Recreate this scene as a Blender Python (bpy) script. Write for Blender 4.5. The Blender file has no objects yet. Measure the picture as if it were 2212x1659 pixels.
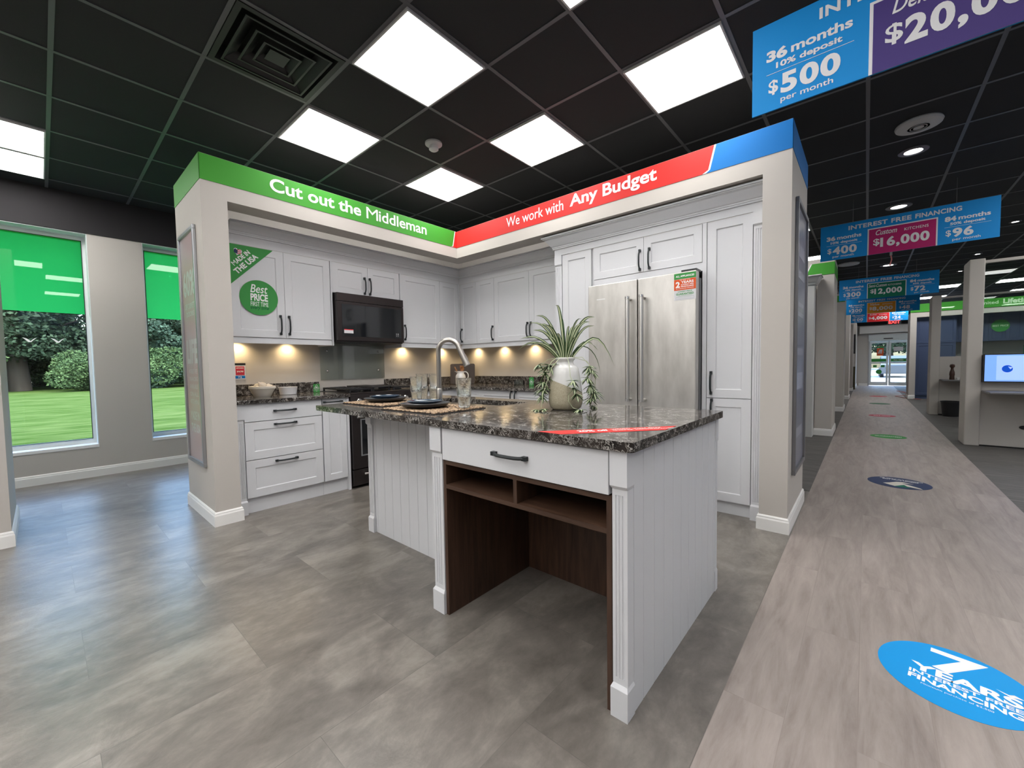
import bpy, math, random
from mathutils import Vector, Matrix
random.seed(7)
PI = math.pi
C = bpy.context.scene.collection
scene = bpy.context.scene

# ---------------------------------------------------------------- camera
CAM_H = 1.156
f_px, yaw, pitch, roll = 881.9, 0.714856, 0.045543, -0.015542
Fv = Vector((-math.sin(yaw)*math.cos(pitch), math.cos(yaw)*math.cos(pitch), -math.sin(pitch)))
r0 = Vector((math.cos(yaw), math.sin(yaw), 0)); u0 = r0.cross(Fv)
Rv = r0*math.cos(roll) + u0*math.sin(roll); Uv = -r0*math.sin(roll) + u0*math.cos(roll)
cam_d = bpy.data.cameras.new('camera'); cam = bpy.data.objects.new('camera', cam_d); C.objects.link(cam)
cam_d.sensor_fit = 'HORIZONTAL'; cam_d.sensor_width = 36.0; cam_d.lens = 36.0*f_px/2212.0
cam_d.clip_start = 0.05; cam_d.clip_end = 300
cam.matrix_world = Matrix(((Rv.x, Uv.x, -Fv.x, 0), (Rv.y, Uv.y, -Fv.y, 0), (Rv.z, Uv.z, -Fv.z, CAM_H), (0, 0, 0, 1)))
scene.camera = cam
# ---------------------------------------------------------------- world, sun, exposure
w = bpy.data.worlds.new('world'); scene.world = w; w.use_nodes = True
nt = w.node_tree; bg = nt.nodes['Background']
sky = nt.nodes.new('ShaderNodeTexSky'); sky.sky_type = 'NISHITA'; sky.sun_disc = False
sky.sun_elevation = math.radians(48); sky.sun_rotation = math.radians(100); sky.air_density = 1.6; sky.dust_density = 4.0
tint = nt.nodes.new('ShaderNodeMix'); tint.data_type = 'RGBA'; tint.blend_type = 'MULTIPLY'; tint.inputs[0].default_value = 1; tint.inputs[7].default_value = (.82, .95, 1.15, 1)
nt.links.new(sky.outputs[0], tint.inputs[6]); nt.links.new(tint.outputs[2], bg.inputs[0]); bg.inputs[1].default_value = 1.6
sd = bpy.data.lights.new('sun', 'SUN'); sd.energy = 4.5; sd.angle = math.radians(6); sd.color = (1, .96, .88)
so = bpy.data.objects.new('sun', sd); C.objects.link(so); so.location = (0, 0, 12)
so.rotation_euler = Vector((0.75, 0.25, 0.9)).to_track_quat('Z', 'Y').to_euler()
vs = scene.view_settings
vs.view_transform = 'Standard'; vs.look = 'None'; vs.gamma = 1.0; vs.use_curve_mapping = False; vs.exposure = 0.22
LAMP = 13.0

# ---------------------------------------------------------------- materials
def S(r, g, b):
    f = lambda c: (c/255/12.92) if c/255 <= .04045 else ((c/255+.055)/1.055)**2.4
    return (f(r), f(g), f(b), 1)
def mat(name, col, rough=.5, metal=0, spec=.5, coat=0, emit=None, es=0, alpha=1, trans=0, ior=1.45):
    m = bpy.data.materials.new(name); m.use_nodes = True
    p = m.node_tree.nodes['Principled BSDF']
    if len(col) == 3: col = (*col, 1)
    p.inputs['Base Color'].default_value = col; p.inputs['Roughness'].default_value = rough
    p.inputs['Metallic'].default_value = metal; p.inputs['Specular IOR Level'].default_value = spec
    p.inputs['Coat Weight'].default_value = coat; p.inputs['Coat Roughness'].default_value = .08
    p.inputs['IOR'].default_value = ior; p.inputs['Transmission Weight'].default_value = trans
    if emit: p.inputs['Emission Color'].default_value = (*emit[:3], 1); p.inputs['Emission Strength'].default_value = es
    return m
def N(m, t, **kw):
    n = m.node_tree.nodes.new(t)
    for k, v in kw.items():
        if k in n.inputs: n.inputs[k].default_value = v
        else: setattr(n, k, v)
    return n
def L(m, a, b): m.node_tree.links.new(a, b)
def P(m): return m.node_tree.nodes['Principled BSDF']
def coords(m, scale=(1, 1, 1), loc=(0, 0, 0), rot=(0, 0, 0), kind='Object'):
    tc = N(m, 'ShaderNodeTexCoord'); mp = N(m, 'ShaderNodeMapping')
    mp.inputs['Scale'].default_value = scale; mp.inputs['Location'].default_value = loc; mp.inputs['Rotation'].default_value = rot
    if kind == 'World':
        g = N(m, 'ShaderNodeNewGeometry'); L(m, g.outputs['Position'], mp.inputs[0])
    else: L(m, tc.outputs[kind], mp.inputs[0])
    return mp.outputs[0]
def ramp(m, fac, stops):
    r = N(m, 'ShaderNodeValToRGB'); e = r.color_ramp.elements
    e[0].position, e[0].color = stops[0][0], stops[0][1]
    e[1].position, e[1].color = stops[-1][0], stops[-1][1]
    for p, c in stops[1:-1]:
        x = e.new(p); x.color = c
    L(m, fac, r.inputs[0]); return r.outputs[0]
def noise(m, vec, scale, detail=4, rough=.5, dist=0):
    n = N(m, 'ShaderNodeTexNoise', Scale=scale, Detail=detail, Roughness=rough, Distortion=dist); L(m, vec, n.inputs['Vector']); return n.outputs['Fac']
def mixc(m, fac, a, b, mode='MIX'):
    x = N(m, 'ShaderNodeMix', data_type='RGBA', blend_type=mode)
    for i, v in ((6, a), (7, b)):
        if isinstance(v, tuple): x.inputs[i].default_value = v
        else: L(m, v, x.inputs[i])
    if isinstance(fac, (int, float)): x.inputs[0].default_value = fac
    else: L(m, fac, x.inputs[0])
    return x.outputs[2]
def bump(m, h, strength=.1, dist=.01):
    b = N(m, 'ShaderNodeBump', Strength=strength, Distance=dist); L(m, h, b.inputs['Height']); L(m, b.outputs[0], P(m).inputs['Normal'])
def grey(v, a=1): return (v, v, v, a)

M = {}
M['cab'] = mat('white_cabinet_paint', (.59, .595, .615), .42, spec=.4)
bump(M['cab'], noise(M['cab'], coords(M['cab'], kind='World'), 90, 3), .03, .002)
M['wall'] = mat('greige_wall_paint', (.47, .44, .405), .75)
_v = coords(M['wall'], kind='World'); L(M['wall'], mixc(M['wall'], noise(M['wall'], _v, 1.3, 3), (.45, .42, .385, 1), (.49, .46, .425, 1)), P(M['wall']).inputs['Base Color'])
bump(M['wall'], noise(M['wall'], _v, 160, 2), .08, .002)
M['trimw'] = mat('white_trim_paint', (.74, .73, .71), .42)
M['sill'] = mat('window_aluminium_paint', (.62, .66, .66), .4)
M['black_wall'] = mat('black_upper_wall', (.018, .016, .018), .8)
M['tile'] = mat('black_ceiling_tile', (.017, .018, .020), .85)
bump(M['tile'], noise(M['tile'], coords(M['tile'], kind='World'), 220, 3), .25, .003)
M['tbar'] = mat('ceiling_grid_metal', (.10, .10, .108), .4)
M['vent'] = mat('black_diffuser_metal', (.012, .013, .013), .42)
M['lamp'] = mat('panel_diffuser', (.9, .9, .9), .5, emit=(1, .985, .965), es=LAMP)
M['downl'] = mat('downlight_lens', (.9, .9, .9), .5, emit=(1, .97, .93), es=14)
M['puck'] = mat('puck_lens', (.9, .8, .6), .5, emit=(1, .78, .42), es=12)
M['white_pl'] = mat('white_plastic', (.55, .55, .55), .45)
M['black'] = mat('matt_black_metal', (.008, .012, .014), .42)
M['blackp'] = mat('black_plastic', (.012, .012, .013), .35)
M['steel'] = mat('brushed_stainless', (.47, .455, .43), .3, 1)
_m = M['steel']; _v = coords(_m, (1, 1, 1)); _n = noise(_m, coords(_m, (3, 3, .9)), 2.6, 5, .55)
L(_m, ramp(_m, _n, [(.3, (.46, .445, .42, 1)), (.7, (.68, .66, .63, 1))]), P(_m).inputs['Base Color'])
_n2 = noise(_m, coords(_m, (160, 160, 3)), 4, 3); L(_m, ramp(_m, _n2, [(.2, grey(.36)), (.8, grey(.50))]), P(_m).inputs['Roughness'])
M['chrome'] = mat('polished_steel', (.72, .71, .69), .2, 1)
M['bar'] = mat('satin_bar_steel', (.62, .605, .58), .36, 1)
M['nickel'] = mat('brushed_nickel', (.42, .40, .37), .3, 1)
M['darksteel'] = mat('black_stainless', (.045, .038, .038), .33, .8)
M['darkglass'] = mat('dark_oven_glass', (.004, .005, .007), .06, coat=.5)
M['iron'] = mat('cast_iron', (.012, .012, .014), .5)
M['alu'] = mat('silver_frame', (.45, .46, .48), .32, .9)
M['grey_frame'] = mat('grey_frame', (.2, .2, .21), .4, .6)
def glassy(name, col, refl=1.0, rough=0.0, opac=0.0, ocol=(.5, .5, .5, 1)):
    m = bpy.data.materials.new(name); m.use_nodes = True; t = m.node_tree; t.nodes.clear()
    o = N(m, 'ShaderNodeOutputMaterial'); tr = N(m, 'ShaderNodeBsdfTransparent'); tr.inputs[0].default_value = col
    gl = N(m, 'ShaderNodeBsdfGlossy'); gl.inputs['Roughness'].default_value = rough
    fr = N(m, 'ShaderNodeFresnel', IOR=1.5); mx = N(m, 'ShaderNodeMixShader')
    mu = N(m, 'ShaderNodeMath', operation='MULTIPLY'); mu.inputs[1].default_value = refl; L(m, fr.outputs[0], mu.inputs[0]); L(m, mu.outputs[0], mx.inputs[0])
    src = tr.outputs[0]
    if opac:
        d = N(m, 'ShaderNodeBsdfTranslucent'); d.inputs[0].default_value = ocol; m2 = N(m, 'ShaderNodeMixShader'); m2.inputs[0].default_value = opac
        L(m, tr.outputs[0], m2.inputs[1]); L(m, d.outputs[0], m2.inputs[2]); src = m2.outputs[0]
    L(m, src, mx.inputs[1]); L(m, gl.outputs[0], mx.inputs[2]); L(m, mx.outputs[0], o.inputs[0]); return m
M['glass'] = glassy('window_glass', (.93, .97, .96, 1))
M['film'] = glassy('green_window_film', (.06, .55, .15, 1), 1.0, 0, .75, (.045, .55, .105, 1))
M['plate_glass'] = glassy('splash_glass', (.90, .93, .915, 1), 1.4)
M['screen_glass'] = glassy('partition_glass', (.90, .94, .92, 1), .8)
M['poster_glass'] = glassy('poster_glass', (.95, .95, .95, 1), .45, .25)
M['tumbler'] = mat('clear_tumbler_glass', (.96, .98, .97), .02, trans=1, ior=1.45)
bump(M['tumbler'], noise(M['tumbler'], coords(M['tumbler'], (1, 1, 2.4)), 45, 2, dist=.6), .5, .004)
# quartz: dark ground with pale swirling veins
def quartz():
    m = mat('dark_quartz', (.03, .03, .03), .09, spec=.34); v = coords(m, kind='World')
    n0 = N(m, 'ShaderNodeTexNoise', Scale=14, Detail=3); L(m, v, n0.inputs['Vector'])
    va = N(m, 'ShaderNodeVectorMath', operation='MULTIPLY_ADD'); L(m, n0.outputs['Color'], va.inputs[0]); va.inputs[1].default_value = (.16, .16, .16); L(m, v, va.inputs[2])
    n1 = noise(m, va.outputs[0], 34, 3, .55, 1.4)
    ab = N(m, 'ShaderNodeMath', operation='ABSOLUTE'); sb = N(m, 'ShaderNodeMath', operation='SUBTRACT'); sb.inputs[1].default_value = .5; L(m, n1, sb.inputs[0]); L(m, sb.outputs[0], ab.inputs[0])
    vein = ramp(m, ab.outputs[0], [(0, grey(1)), (.020, grey(.5)), (.052, grey(0))])
    n2 = noise(m, v, 11, 4); base = ramp(m, n2, [(.3, (.010, .009, .009, 1)), (.55, (.030, .024, .021, 1)), (.75, (.055, .046, .042, 1))])
    n3 = noise(m, v, 26, 2); msk = ramp(m, n3, [(.38, grey(.12)), (.62, grey(1))])
    mu = mixc(m, 1.0, vein, msk, 'MULTIPLY')
    L(m, mixc(m, mu, base, (.52, .49, .46, 1)), P(m).inputs['Base Color']); return m
M['quartz'] = quartz()
# stone-look vinyl tile, .4572 x .9144, long side along Y, half-bond
def brickfloor(name, w_, h_, off, stops, streak, rough, jointcol, jt=.0015, along='Y', seedscale=1.0, jmix=.6, tilevar=.15, bumpd=0.02, detw=.35):
    m = mat(name, (.2, .2, .2), rough)
    rot = (0, 0, 0)
    g = N(m, 'ShaderNodeNewGeometry'); sep = N(m, 'ShaderNodeSeparateXYZ'); L(m, g.outputs['Position'], sep.inputs[0])
    cmb = N(m, 'ShaderNodeCombineXYZ')
    a, b = ('Y', 'X') if along == 'Y' else ('X', 'Y')
    ax = N(m, 'ShaderNodeMath', operation='ADD'); ax.inputs[1].default_value = off[0]; L(m, sep.outputs[a], ax.inputs[0])
    ay = N(m, 'ShaderNodeMath', operation='ADD'); ay.inputs[1].default_value = off[1]; L(m, sep.outputs[b], ay.inputs[0])
    L(m, ax.outputs[0], cmb.inputs[0]); L(m, ay.outputs[0], cmb.inputs[1])
    br = N(m, 'ShaderNodeTexBrick', offset=.5, offset_frequency=2)
    br.inputs['Scale'].default_value = 1; br.inputs['Mortar Size'].default_value = jt; br.inputs['Brick Width'].default_value = w_; br.inputs['Row Height'].default_value = h_
    br.inputs['Color1'].default_value = grey(0); br.inputs['Color2'].default_value = grey(1); br.inputs['Mortar'].default_value = grey(.5); br.inputs['Mortar Smooth'].default_value = .3
    L(m, cmb.outputs[0], br.inputs['Vector'])
    # per-tile offset of the streak pattern
    va = N(m, 'ShaderNodeVectorMath', operation='MULTIPLY_ADD'); L(m, br.outputs['Color'], va.inputs[0]); va.inputs[1].default_value = (13, 7, 5)
    mp = N(m, 'ShaderNodeMapping'); mp.inputs['Scale'].default_value = streak; L(m, cmb.outputs[0], mp.inputs[0]); L(m, mp.outputs[0], va.inputs[2])
    n1 = noise(m, va.outputs[0], 2.2, 6, .62, .8); n2 = noise(m, va.outputs[0], 9, 5, .7, .3)
    ad = N(m, 'ShaderNodeMath', operation='MULTIPLY_ADD'); ad.inputs[1].default_value = detw; L(m, n2, ad.inputs[0]); L(m, n1, ad.inputs[2])
    sb = N(m, 'ShaderNodeMath', operation='SUBTRACT'); sb.inputs[1].default_value = detw/2; L(m, ad.outputs[0], sb.inputs[0])
    c = ramp(m, sb.outputs[0], stops)
    tv = ramp(m, br.outputs['Color'], [(0, grey(1-tilevar)), (1, grey(1+0*tilevar))])
    c2 = mixc(m, 1.0, c, tv, 'MULTIPLY')
    jm = N(m, 'ShaderNodeMath', operation='MULTIPLY'); jm.inputs[1].default_value = jmix; L(m, br.outputs['Fac'], jm.inputs[0])
    L(m, mixc(m, jm.outputs[0], c2, jointcol), P(m).inputs['Base Color'])
    bump(m, sb.outputs[0], .12, bumpd)
    return m
M['stone'] = brickfloor('stone_look_vinyl', .9144, .4572, (.39+.0, 1.733+.4572*30), [(.28, (.105, .093, .081, 1)), (.5, (.168, .150, .132, 1)), (.72, (.26, .235, .208, 1))], (1.0, 1.7, 1), .30, (.05, .046, .042, 1), jt=.0012, jmix=.45, detw=.6)
P(M['stone']).inputs['Specular IOR Level'].default_value = .75
M['plank'] = brickfloor('greyed_oak_plank', 1.22, .18, (.3, .36+.18*40), [(.25, (.20, .165, .15, 1)), (.5, (.285, .242, .222, 1)), (.75, (.36, .31, .285, 1))], (.8, 5.5, 1), .42, (.16, .13, .12, 1), .001, jmix=.4, tilevar=.12)
M['dark'] = brickfloor('dark_streaked_vinyl', 1.2, .3, (0, .2+.3*60), [(.25, (.045, .042, .040, 1)), (.5, (.085, .08, .074, 1)), (.75, (.15, .14, .13, 1))], (1.2, 14, 1), .6, (.05, .05, .05, 1), .001, along='X', jmix=.1, tilevar=.1)
def wood(name, a, b, sc=(14, 14, 1.2), rough=.45):
    m = mat(name, a, rough); n = noise(m, coords(m, sc), 2.5, 6, .6, .6)
    L(m, ramp(m, n, [(.3, (*a, 1)), (.7, (*b, 1))]), P(m).inputs['Base Color']); return m
M['walnut'] = wood('walnut_laminate', (.030, .014, .008), (.080, .042, .026))
M['walnut_h'] = wood('walnut_laminate_horizontal', (.030, .014, .008), (.080, .042, .026), (1.2, 14, 14))
M['spoon'] = wood('olive_wood', (.20, .07, .02), (.38, .17, .06))
M['board'] = wood('dark_board_wood', (.028, .016, .010), (.05, .03, .02))
M['mill'] = wood('dark_mill_wood', (.03, .012, .008), (.06, .025, .015))
def rattan():
    m = mat('woven_seagrass', (.35, .24, .15), .8); v = coords(m, kind='World')
    vo = N(m, 'ShaderNodeTexVoronoi', Scale=75); L(m, v, vo.inputs['Vector'])
    c = ramp(m, vo.outputs['Distance'], [(0, (.50, .36, .23, 1)), (.45, (.34, .23, .14, 1)), (.8, (.07, .045, .03, 1))])
    L(m, c, P(m).inputs['Base Color']); return m
M['rattan'] = rattan()
M['darkcord'] = mat('dark_mat_binding', (.02, .015, .012), .8)
M['charcoal'] = mat('charcoal_stoneware', (.028, .032, .038), .3, coat=.3)
M['navy'] = mat('navy_glazed_plate', (.02, .04, .07), .16, coat=.6)
M['ceramic'] = mat('white_glazed_ceramic', (.72, .70, .68), .2, coat=.5)
M['cream'] = mat('cream_stoneware', (.58, .54, .47), .4)
M['garlic'] = mat('garlic_skin', (.62, .54, .44), .6)
M['porcelain'] = mat('white_porcelain', (.66, .65, .66), .3)
def vase_m():
    m = mat('two_tone_vase_glaze', (.6, .6, .6), .25, coat=.4); tc = N(m, 'ShaderNodeTexCoord'); sp = N(m, 'ShaderNodeSeparateXYZ'); L(m, tc.outputs['Object'], sp.inputs[0])
    # dip line: tilted and waving plane
    wv = N(m, 'ShaderNodeMath', operation='MULTIPLY_ADD'); wv.inputs[1].default_value = .32; L(m, sp.outputs[0], wv.inputs[0]); L(m, sp.outputs[2], wv.inputs[2])
    w2 = N(m, 'ShaderNodeMath', operation='MULTIPLY_ADD'); w2.inputs[1].default_value = .25; L(m, sp.outputs[1], w2.inputs[0]); L(m, wv.outputs[0], w2.inputs[2])
    st = N(m, 'ShaderNodeMath', operation='GREATER_THAN'); st.inputs[1].default_value = .130; L(m, w2.outputs[0], st.inputs[0])
    n = noise(m, coords(m), 260, 3); sand = ramp(m, n, [(.3, (.27, .235, .16, 1)), (.7, (.42, .38, .28, 1))])
    L(m, mixc(m, st.outputs[0], sand, (.60, .595, .58, 1)), P(m).inputs['Base Color'])
    r_ = N(m, 'ShaderNodeMapRange'); r_.inputs[3].default_value = .7; r_.inputs[4].default_value = .15; L(m, st.outputs[0], r_.inputs[0]); L(m, r_.outputs[0], P(m).inputs['Roughness']); 
    P(m).inputs['Coat Weight'].default_value = 0
    return m
M['vase'] = vase_m()
M['leaf_g'] = mat('leaf_dark_green', (.022, .062, .014), .4)
M['leaf_w'] = mat('leaf_cream', (.44, .48, .30), .45)
M['leaf_b'] = mat('leaf_bright', (.16, .34, .06), .45)
for k, c in dict(green=(.045, .27, .025), green2=(.03, .30, .05), sgreen=(.04, .25, .055), red=(.55, .022, .018), blue=(0, .15, .46), sblue=(0, .21, .55), purple=(.05, .03, .16), magenta=(.36, .01, .11),
                 dgreen=(0, .13, .075), orange=(.62, .26, .02), sred=(.62, .02, .025), white=(.78, .78, .78), navyb=(.02, .035, .09), pred=(.42, .03, .06), oran=(.62, .09, .02), disc=(0, .27, .66), ddg=(0, .09, .03),
                 signw=(.62, .62, .64), palegreen=(.55, .75, .5)).items():
    M[k] = mat('print_'+k, c, .6, spec=.3)
M['mark'] = mat('etched_mark', (.75, .75, .75), .4, .5)
M['poster_p'] = mat('poster_pink', (.42, .33, .34), .3)
_m = M['poster_p']; L(_m, ramp(_m, noise(_m, coords(_m, (1, 1, .8)), 2.0, 1), [(.35, (.62, .56, .57, 1)), (.65, (.66, .42, .41, 1))]), P(_m).inputs['Base Color'])
M['poster_w'] = mat('poster_lettering_white', (.75, .78, .76), .3)
M['poster_g'] = mat('poster_grey_blue', (.16, .17, .22), .3)
M['poster_gd'] = mat('poster_grey_text', (.30, .31, .37), .35)
M['seamd'] = mat('shadow_gap_black', (.004, .004, .004), .9)
M['bluecab'] = mat('navy_cabinet_paint', (.045, .065, .13), .4)
M['olive'] = mat('dark_olive_cabinet', (.06, .05, .02), .4)
M['greycab'] = mat('pale_grey_cabinet_paint', (.55, .55, .54), .45)
M['screen'] = mat('screen_blue', (.2, .4, .8), .2, emit=(.20, .40, 1.0), es=.62)
M['screen2'] = mat('screen_pale', (.3, .5, .8), .2, emit=(.33, .46, 1.0), es=.75)
M['screen3'] = mat('screen_dark_blue', (.0, .1, .5), .2, emit=(.01, .06, .6), es=.5)
M['exit'] = mat('exit_red', (.8, .02, .02), .4, emit=(1, .05, .05), es=2.5)
M['soap'] = mat('green_soap', (.01, .16, .06), .1, coat=.5)
M['ribbon'] = mat('pink_ribbon', (.75, .25, .25), .5)
M['wire'] = mat('clear_wire', (.25, .25, .25), .4)
M['cordr'] = mat('red_cord', (.4, .06, .04), .5)
M['asphalt'] = mat('pale_asphalt', (.32, .34, .36), .9)
M['carp'] = mat('dark_car_paint', (.02, .025, .03), .2, coat=1)
M['bark'] = mat('bark', (.028, .022, .016), .9)
def grass():
    m = mat('lawn_grass', (.15, .3, .05), .9); v = coords(m, (.45, .10, 1), kind='World')
    n = noise(m, v, 1.1, 8, .7); n2 = noise(m, coords(m, (2.2, .6, 1), kind='World'), 2.2, 4)
    c = ramp(m, n, [(.3, (.013, .032, .005, 1)), (.5, (.032, .060, .013, 1)), (.7, (.078, .102, .037, 1))])
    L(m, mixc(m, .5, c, ramp(m, n2, [(.3, (.012, .031, .004, 1)), (.7, (.080, .105, .038, 1))])), P(m).inputs['Base Color']); return m
M['grass'] = grass()
P(M['grass']).inputs['Specular IOR Level'].default_value = 0
def leaves(name, a, b):
    m = mat(name, a, .7, spec=.15); n = noise(m, coords(m, kind='World'), 1.4, 4); L(m, ramp(m, n, [(.35, (*a, 1)), (.65, (*b, 1))]), P(m).inputs['Base Color']); return m
M['lf1'] = leaves('dark_foliage', (.009, .018, .010), (.026, .046, .025))
M['lf2'] = leaves('light_foliage', (.016, .034, .013), (.048, .080, .030))
M['lf3'] = leaves('blue_green_foliage', (.013, .027, .019), (.038, .065, .044))

# ---------------------------------------------------------------- mesh builder
class MB:
    def __init__(s): s.v = []; s.f = []; s.mi = []; s.cur = 0; s.chunks = []
    def poly(s, pts):
        pts = list(pts); n = len(s.v); s.v += [tuple(p) for p in pts]; s.f.append(tuple(range(n, n+len(pts)))); s.mi.append(s.cur); return s
    def faces(s, vs_, fs_):
        n = len(s.v); s.v += [tuple(p) for p in vs_]
        for f in fs_: s.f.append(tuple(i+n for i in f)); s.mi.append(s.cur)
        return s
    def box(s, x0, x1, y0, y1, z0, z1):
        if x1 < x0: x0, x1 = x1, x0
        if y1 < y0: y0, y1 = y1, y0
        if z1 < z0: z0, z1 = z1, z0
        return s.faces([(x0, y0, z0), (x1, y0, z0), (x1, y1, z0), (x0, y1, z0), (x0, y0, z1), (x1, y0, z1), (x1, y1, z1), (x0, y1, z1)],
                       [(0, 3, 2, 1), (4, 5, 6, 7), (0, 1, 5, 4), (1, 2, 6, 5), (2, 3, 7, 6), (3, 0, 4, 7)])
    def prism(s, pts, ax, a, b):
        def p3(p, t):
            return {'x': (t, p[0], p[1]), 'y': (p[0], t, p[1]), 'z': (p[0], p[1], t)}[ax]
        n = len(pts); vs_ = [p3(p, a) for p in pts]+[p3(p, b) for p in pts]
        area = sum(pts[i][0]*pts[(i+1) % n][1]-pts[(i+1) % n][0]*pts[i][1] for i in range(n))
        flip = (area < 0) != (ax == 'y')
        if b < a: flip = not flip
        fs_ = [tuple(reversed(range(n))), tuple(range(n, 2*n))]+[(i, (i+1) % n, (i+1) % n+n, i+n) for i in range(n)]
        if flip: fs_ = [tuple(reversed(f)) for f in fs_]
        return s.faces(vs_, fs_)
    def sweep(s, prof, path, closed_ends=True, side=1):
        # prof: (out, z) closed polygon; path: xy polyline, outward = right of travel * side
        n = len(path); rings = []
        for i, p in enumerate(path):
            ns = []
            for a, b in ((i-1, i), (i, i+1)):
                if a < 0 or b >= n: continue
                d = Vector(path[b])-Vector(path[a]); d.normalize(); ns.append(Vector((d.y, -d.x))*side)
            nn = ns[0] if len(ns) == 1 else (ns[0]+ns[1])/(1+ns[0].dot(ns[1]))
            rings.append([(p[0]+nn.x*o, p[1]+nn.y*o, z) for o, z in prof])
        k = len(prof); vs_ = [q for r_ in rings for q in r_]; fs_ = []
        for i in range(n-1):
            for j in range(k): fs_.append((i*k+j, i*k+(j+1) % k, (i+1)*k+(j+1) % k, (i+1)*k+j))
        if closed_ends: fs_ += [tuple(reversed(range(k))), tuple(range((n-1)*k, n*k))]
        return s.faces(vs_, fs_)
    def tube(s, pts, r, seg=10, caps=True, flat=None):
        pts = [Vector(p) for p in pts]; n = len(pts); R = r if isinstance(r, (list, tuple)) else [r]*n
        t0 = (pts[1]-pts[0]).normalized(); up = Vector((0, 0, 1)) if abs(t0.z) < .9 else Vector((1, 0, 0))
        a = t0.cross(up).normalized(); vs_ = []
        for i, p in enumerate(pts):
            t = (pts[min(i+1, n-1)]-pts[max(i-1, 0)]).normalized(); a = (a-t*a.dot(t)).normalized(); b = t.cross(a)
            fl = flat or 1
            for k in range(seg):
                an = 2*PI*k/seg; vs_.append(p+a*math.cos(an)*R[i]+b*math.sin(an)*R[i]*fl)
        fs_ = [(i*seg+k, i*seg+(k+1) % seg, (i+1)*seg+(k+1) % seg, (i+1)*seg+k) for i in range(n-1) for k in range(seg)]
        if caps: fs_ += [tuple(reversed(range(seg))), tuple(range((n-1)*seg, n*seg))]
        return s.faces(vs_, fs_)
    def lathe(s, prof, c=(0, 0, 0), seg=32, close=False, sx=1, sy=1, axis='z'):
        vs_ = []
        for r, z in prof:
            for k in range(seg):
                an = 2*PI*k/seg; x, y = r*math.cos(an)*sx, r*math.sin(an)*sy
                vs_.append({'z': (c[0]+x, c[1]+y, c[2]+z), 'y': (c[0]+x, c[1]+z, c[2]+y), 'x': (c[0]+z, c[1]+x, c[2]+y)}[axis])
        n = len(prof); fs_ = [(i*seg+k, i*seg+(k+1) % seg, (i+1)*seg+(k+1) % seg, (i+1)*seg+k) for i in range(n-1) for k in range(seg)]
        if prof[0][0] > 1e-6: fs_.append(tuple(reversed(range(seg))))
        if prof[-1][0] > 1e-6 and not close: fs_.append(tuple(range((n-1)*seg, n*seg)))
        if axis != 'z': fs_ = [tuple(reversed(f)) for f in fs_] if axis == 'y' else fs_
        return s.faces(vs_, fs_)
    def disc(s, c, r, right, up, seg=48, sy=1):
        right, up, c = Vector(right), Vector(up), Vector(c)
        return s.poly([c+right*(r*math.cos(2*PI*k/seg))+up*(r*sy*math.sin(2*PI*k/seg)) for k in range(seg)])
    def mesh(s, name, mats, smooth=None):
        me = bpy.data.meshes.new(name); me.from_pydata([tuple(v) for v in s.v], [], s.f)
        for m in (mats if isinstance(mats, (list, tuple)) else [mats]): me.materials.append(m)
        if any(s.mi): me.polygons.foreach_set('material_index', s.mi)
        me.update()
        if smooth:
            me.polygons.foreach_set('use_smooth', [True]*len(me.polygons)); me.set_sharp_from_angle(angle=math.radians(smooth))
        return me
def link(name, me, parent=None, bevel=0):
    o = bpy.data.objects.new(name, me); C.objects.link(o)
    if parent: o.parent = parent
    if bevel:
        b = o.modifiers.new('bevel', 'BEVEL'); b.width = bevel; b.segments = 2; b.limit_method = 'ANGLE'; b.angle_limit = math.radians(40)
    return o
class Thing:
    def __init__(s, name, label, cat, loc=(0, 0, 0), rz=0, group=None, kind=None):
        s.o = bpy.data.objects.new(name, None); C.objects.link(s.o); s.o.location = loc; s.o.rotation_euler = (0, 0, rz); s.o.empty_display_size = .05
        s.o['label'] = label; s.o['category'] = cat
        if group: s.o['group'] = group
        if kind: s.o['kind'] = kind
        s.inv = (Matrix.Translation(loc) @ Matrix.Rotation(rz, 4, 'Z')).inverted()
    def part(s, name, mb, m, parent=None, world=False, smooth=None, bevel=0, label=None):
        if world: mb.v = [tuple(s.inv @ Vector(p)) for p in mb.v]
        if len(mb.chunks) > 1:      # each line of writing is a part of its own
            ch = mb.chunks+[(len(mb.v), len(mb.f))]
            if ch[0] != (0, 0): ch = [(0, 0)]+ch
            for (v0, f0), (v1, f1) in zip(ch, ch[1:]):
                sub = MB(); sub.v = mb.v[v0:v1]; sub.f = [tuple(i-v0 for i in f) for f in mb.f[f0:f1]]; sub.mi = mb.mi[f0:f1]
                if sub.f: o = link(name, sub.mesh(name, m, smooth), parent or s.o, bevel)
            return o
        o = link(name, mb.mesh(name, m, smooth), parent or s.o, bevel)
        if label: o['label'] = label
        return o
def single(name, mb, m, label, cat, group=None, smooth=None, bevel=0, kind=None, loc=None):
    # one-mesh thing, world coordinates, origin put at its base
    if loc is None:
        xs = [p[0] for p in mb.v]; ys = [p[1] for p in mb.v]; zs = [p[2] for p in mb.v]; loc = ((min(xs)+max(xs))/2, (min(ys)+max(ys))/2, min(zs))
    mb.v = [(p[0]-loc[0], p[1]-loc[1], p[2]-loc[2]) for p in mb.v]
    o = link(name, mb.mesh(name, m, smooth), None, bevel); o.location = loc
    o['label'] = label; o['category'] = cat
    if group: o['group'] = group
    if kind: o['kind'] = kind
    return o
def struct(name, mb, m, label=None, smooth=None, bevel=0):
    o = link(name, mb.mesh(name, m, smooth), None, bevel); o['kind'] = 'structure'
    if label: o['label'] = label
    return o
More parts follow.
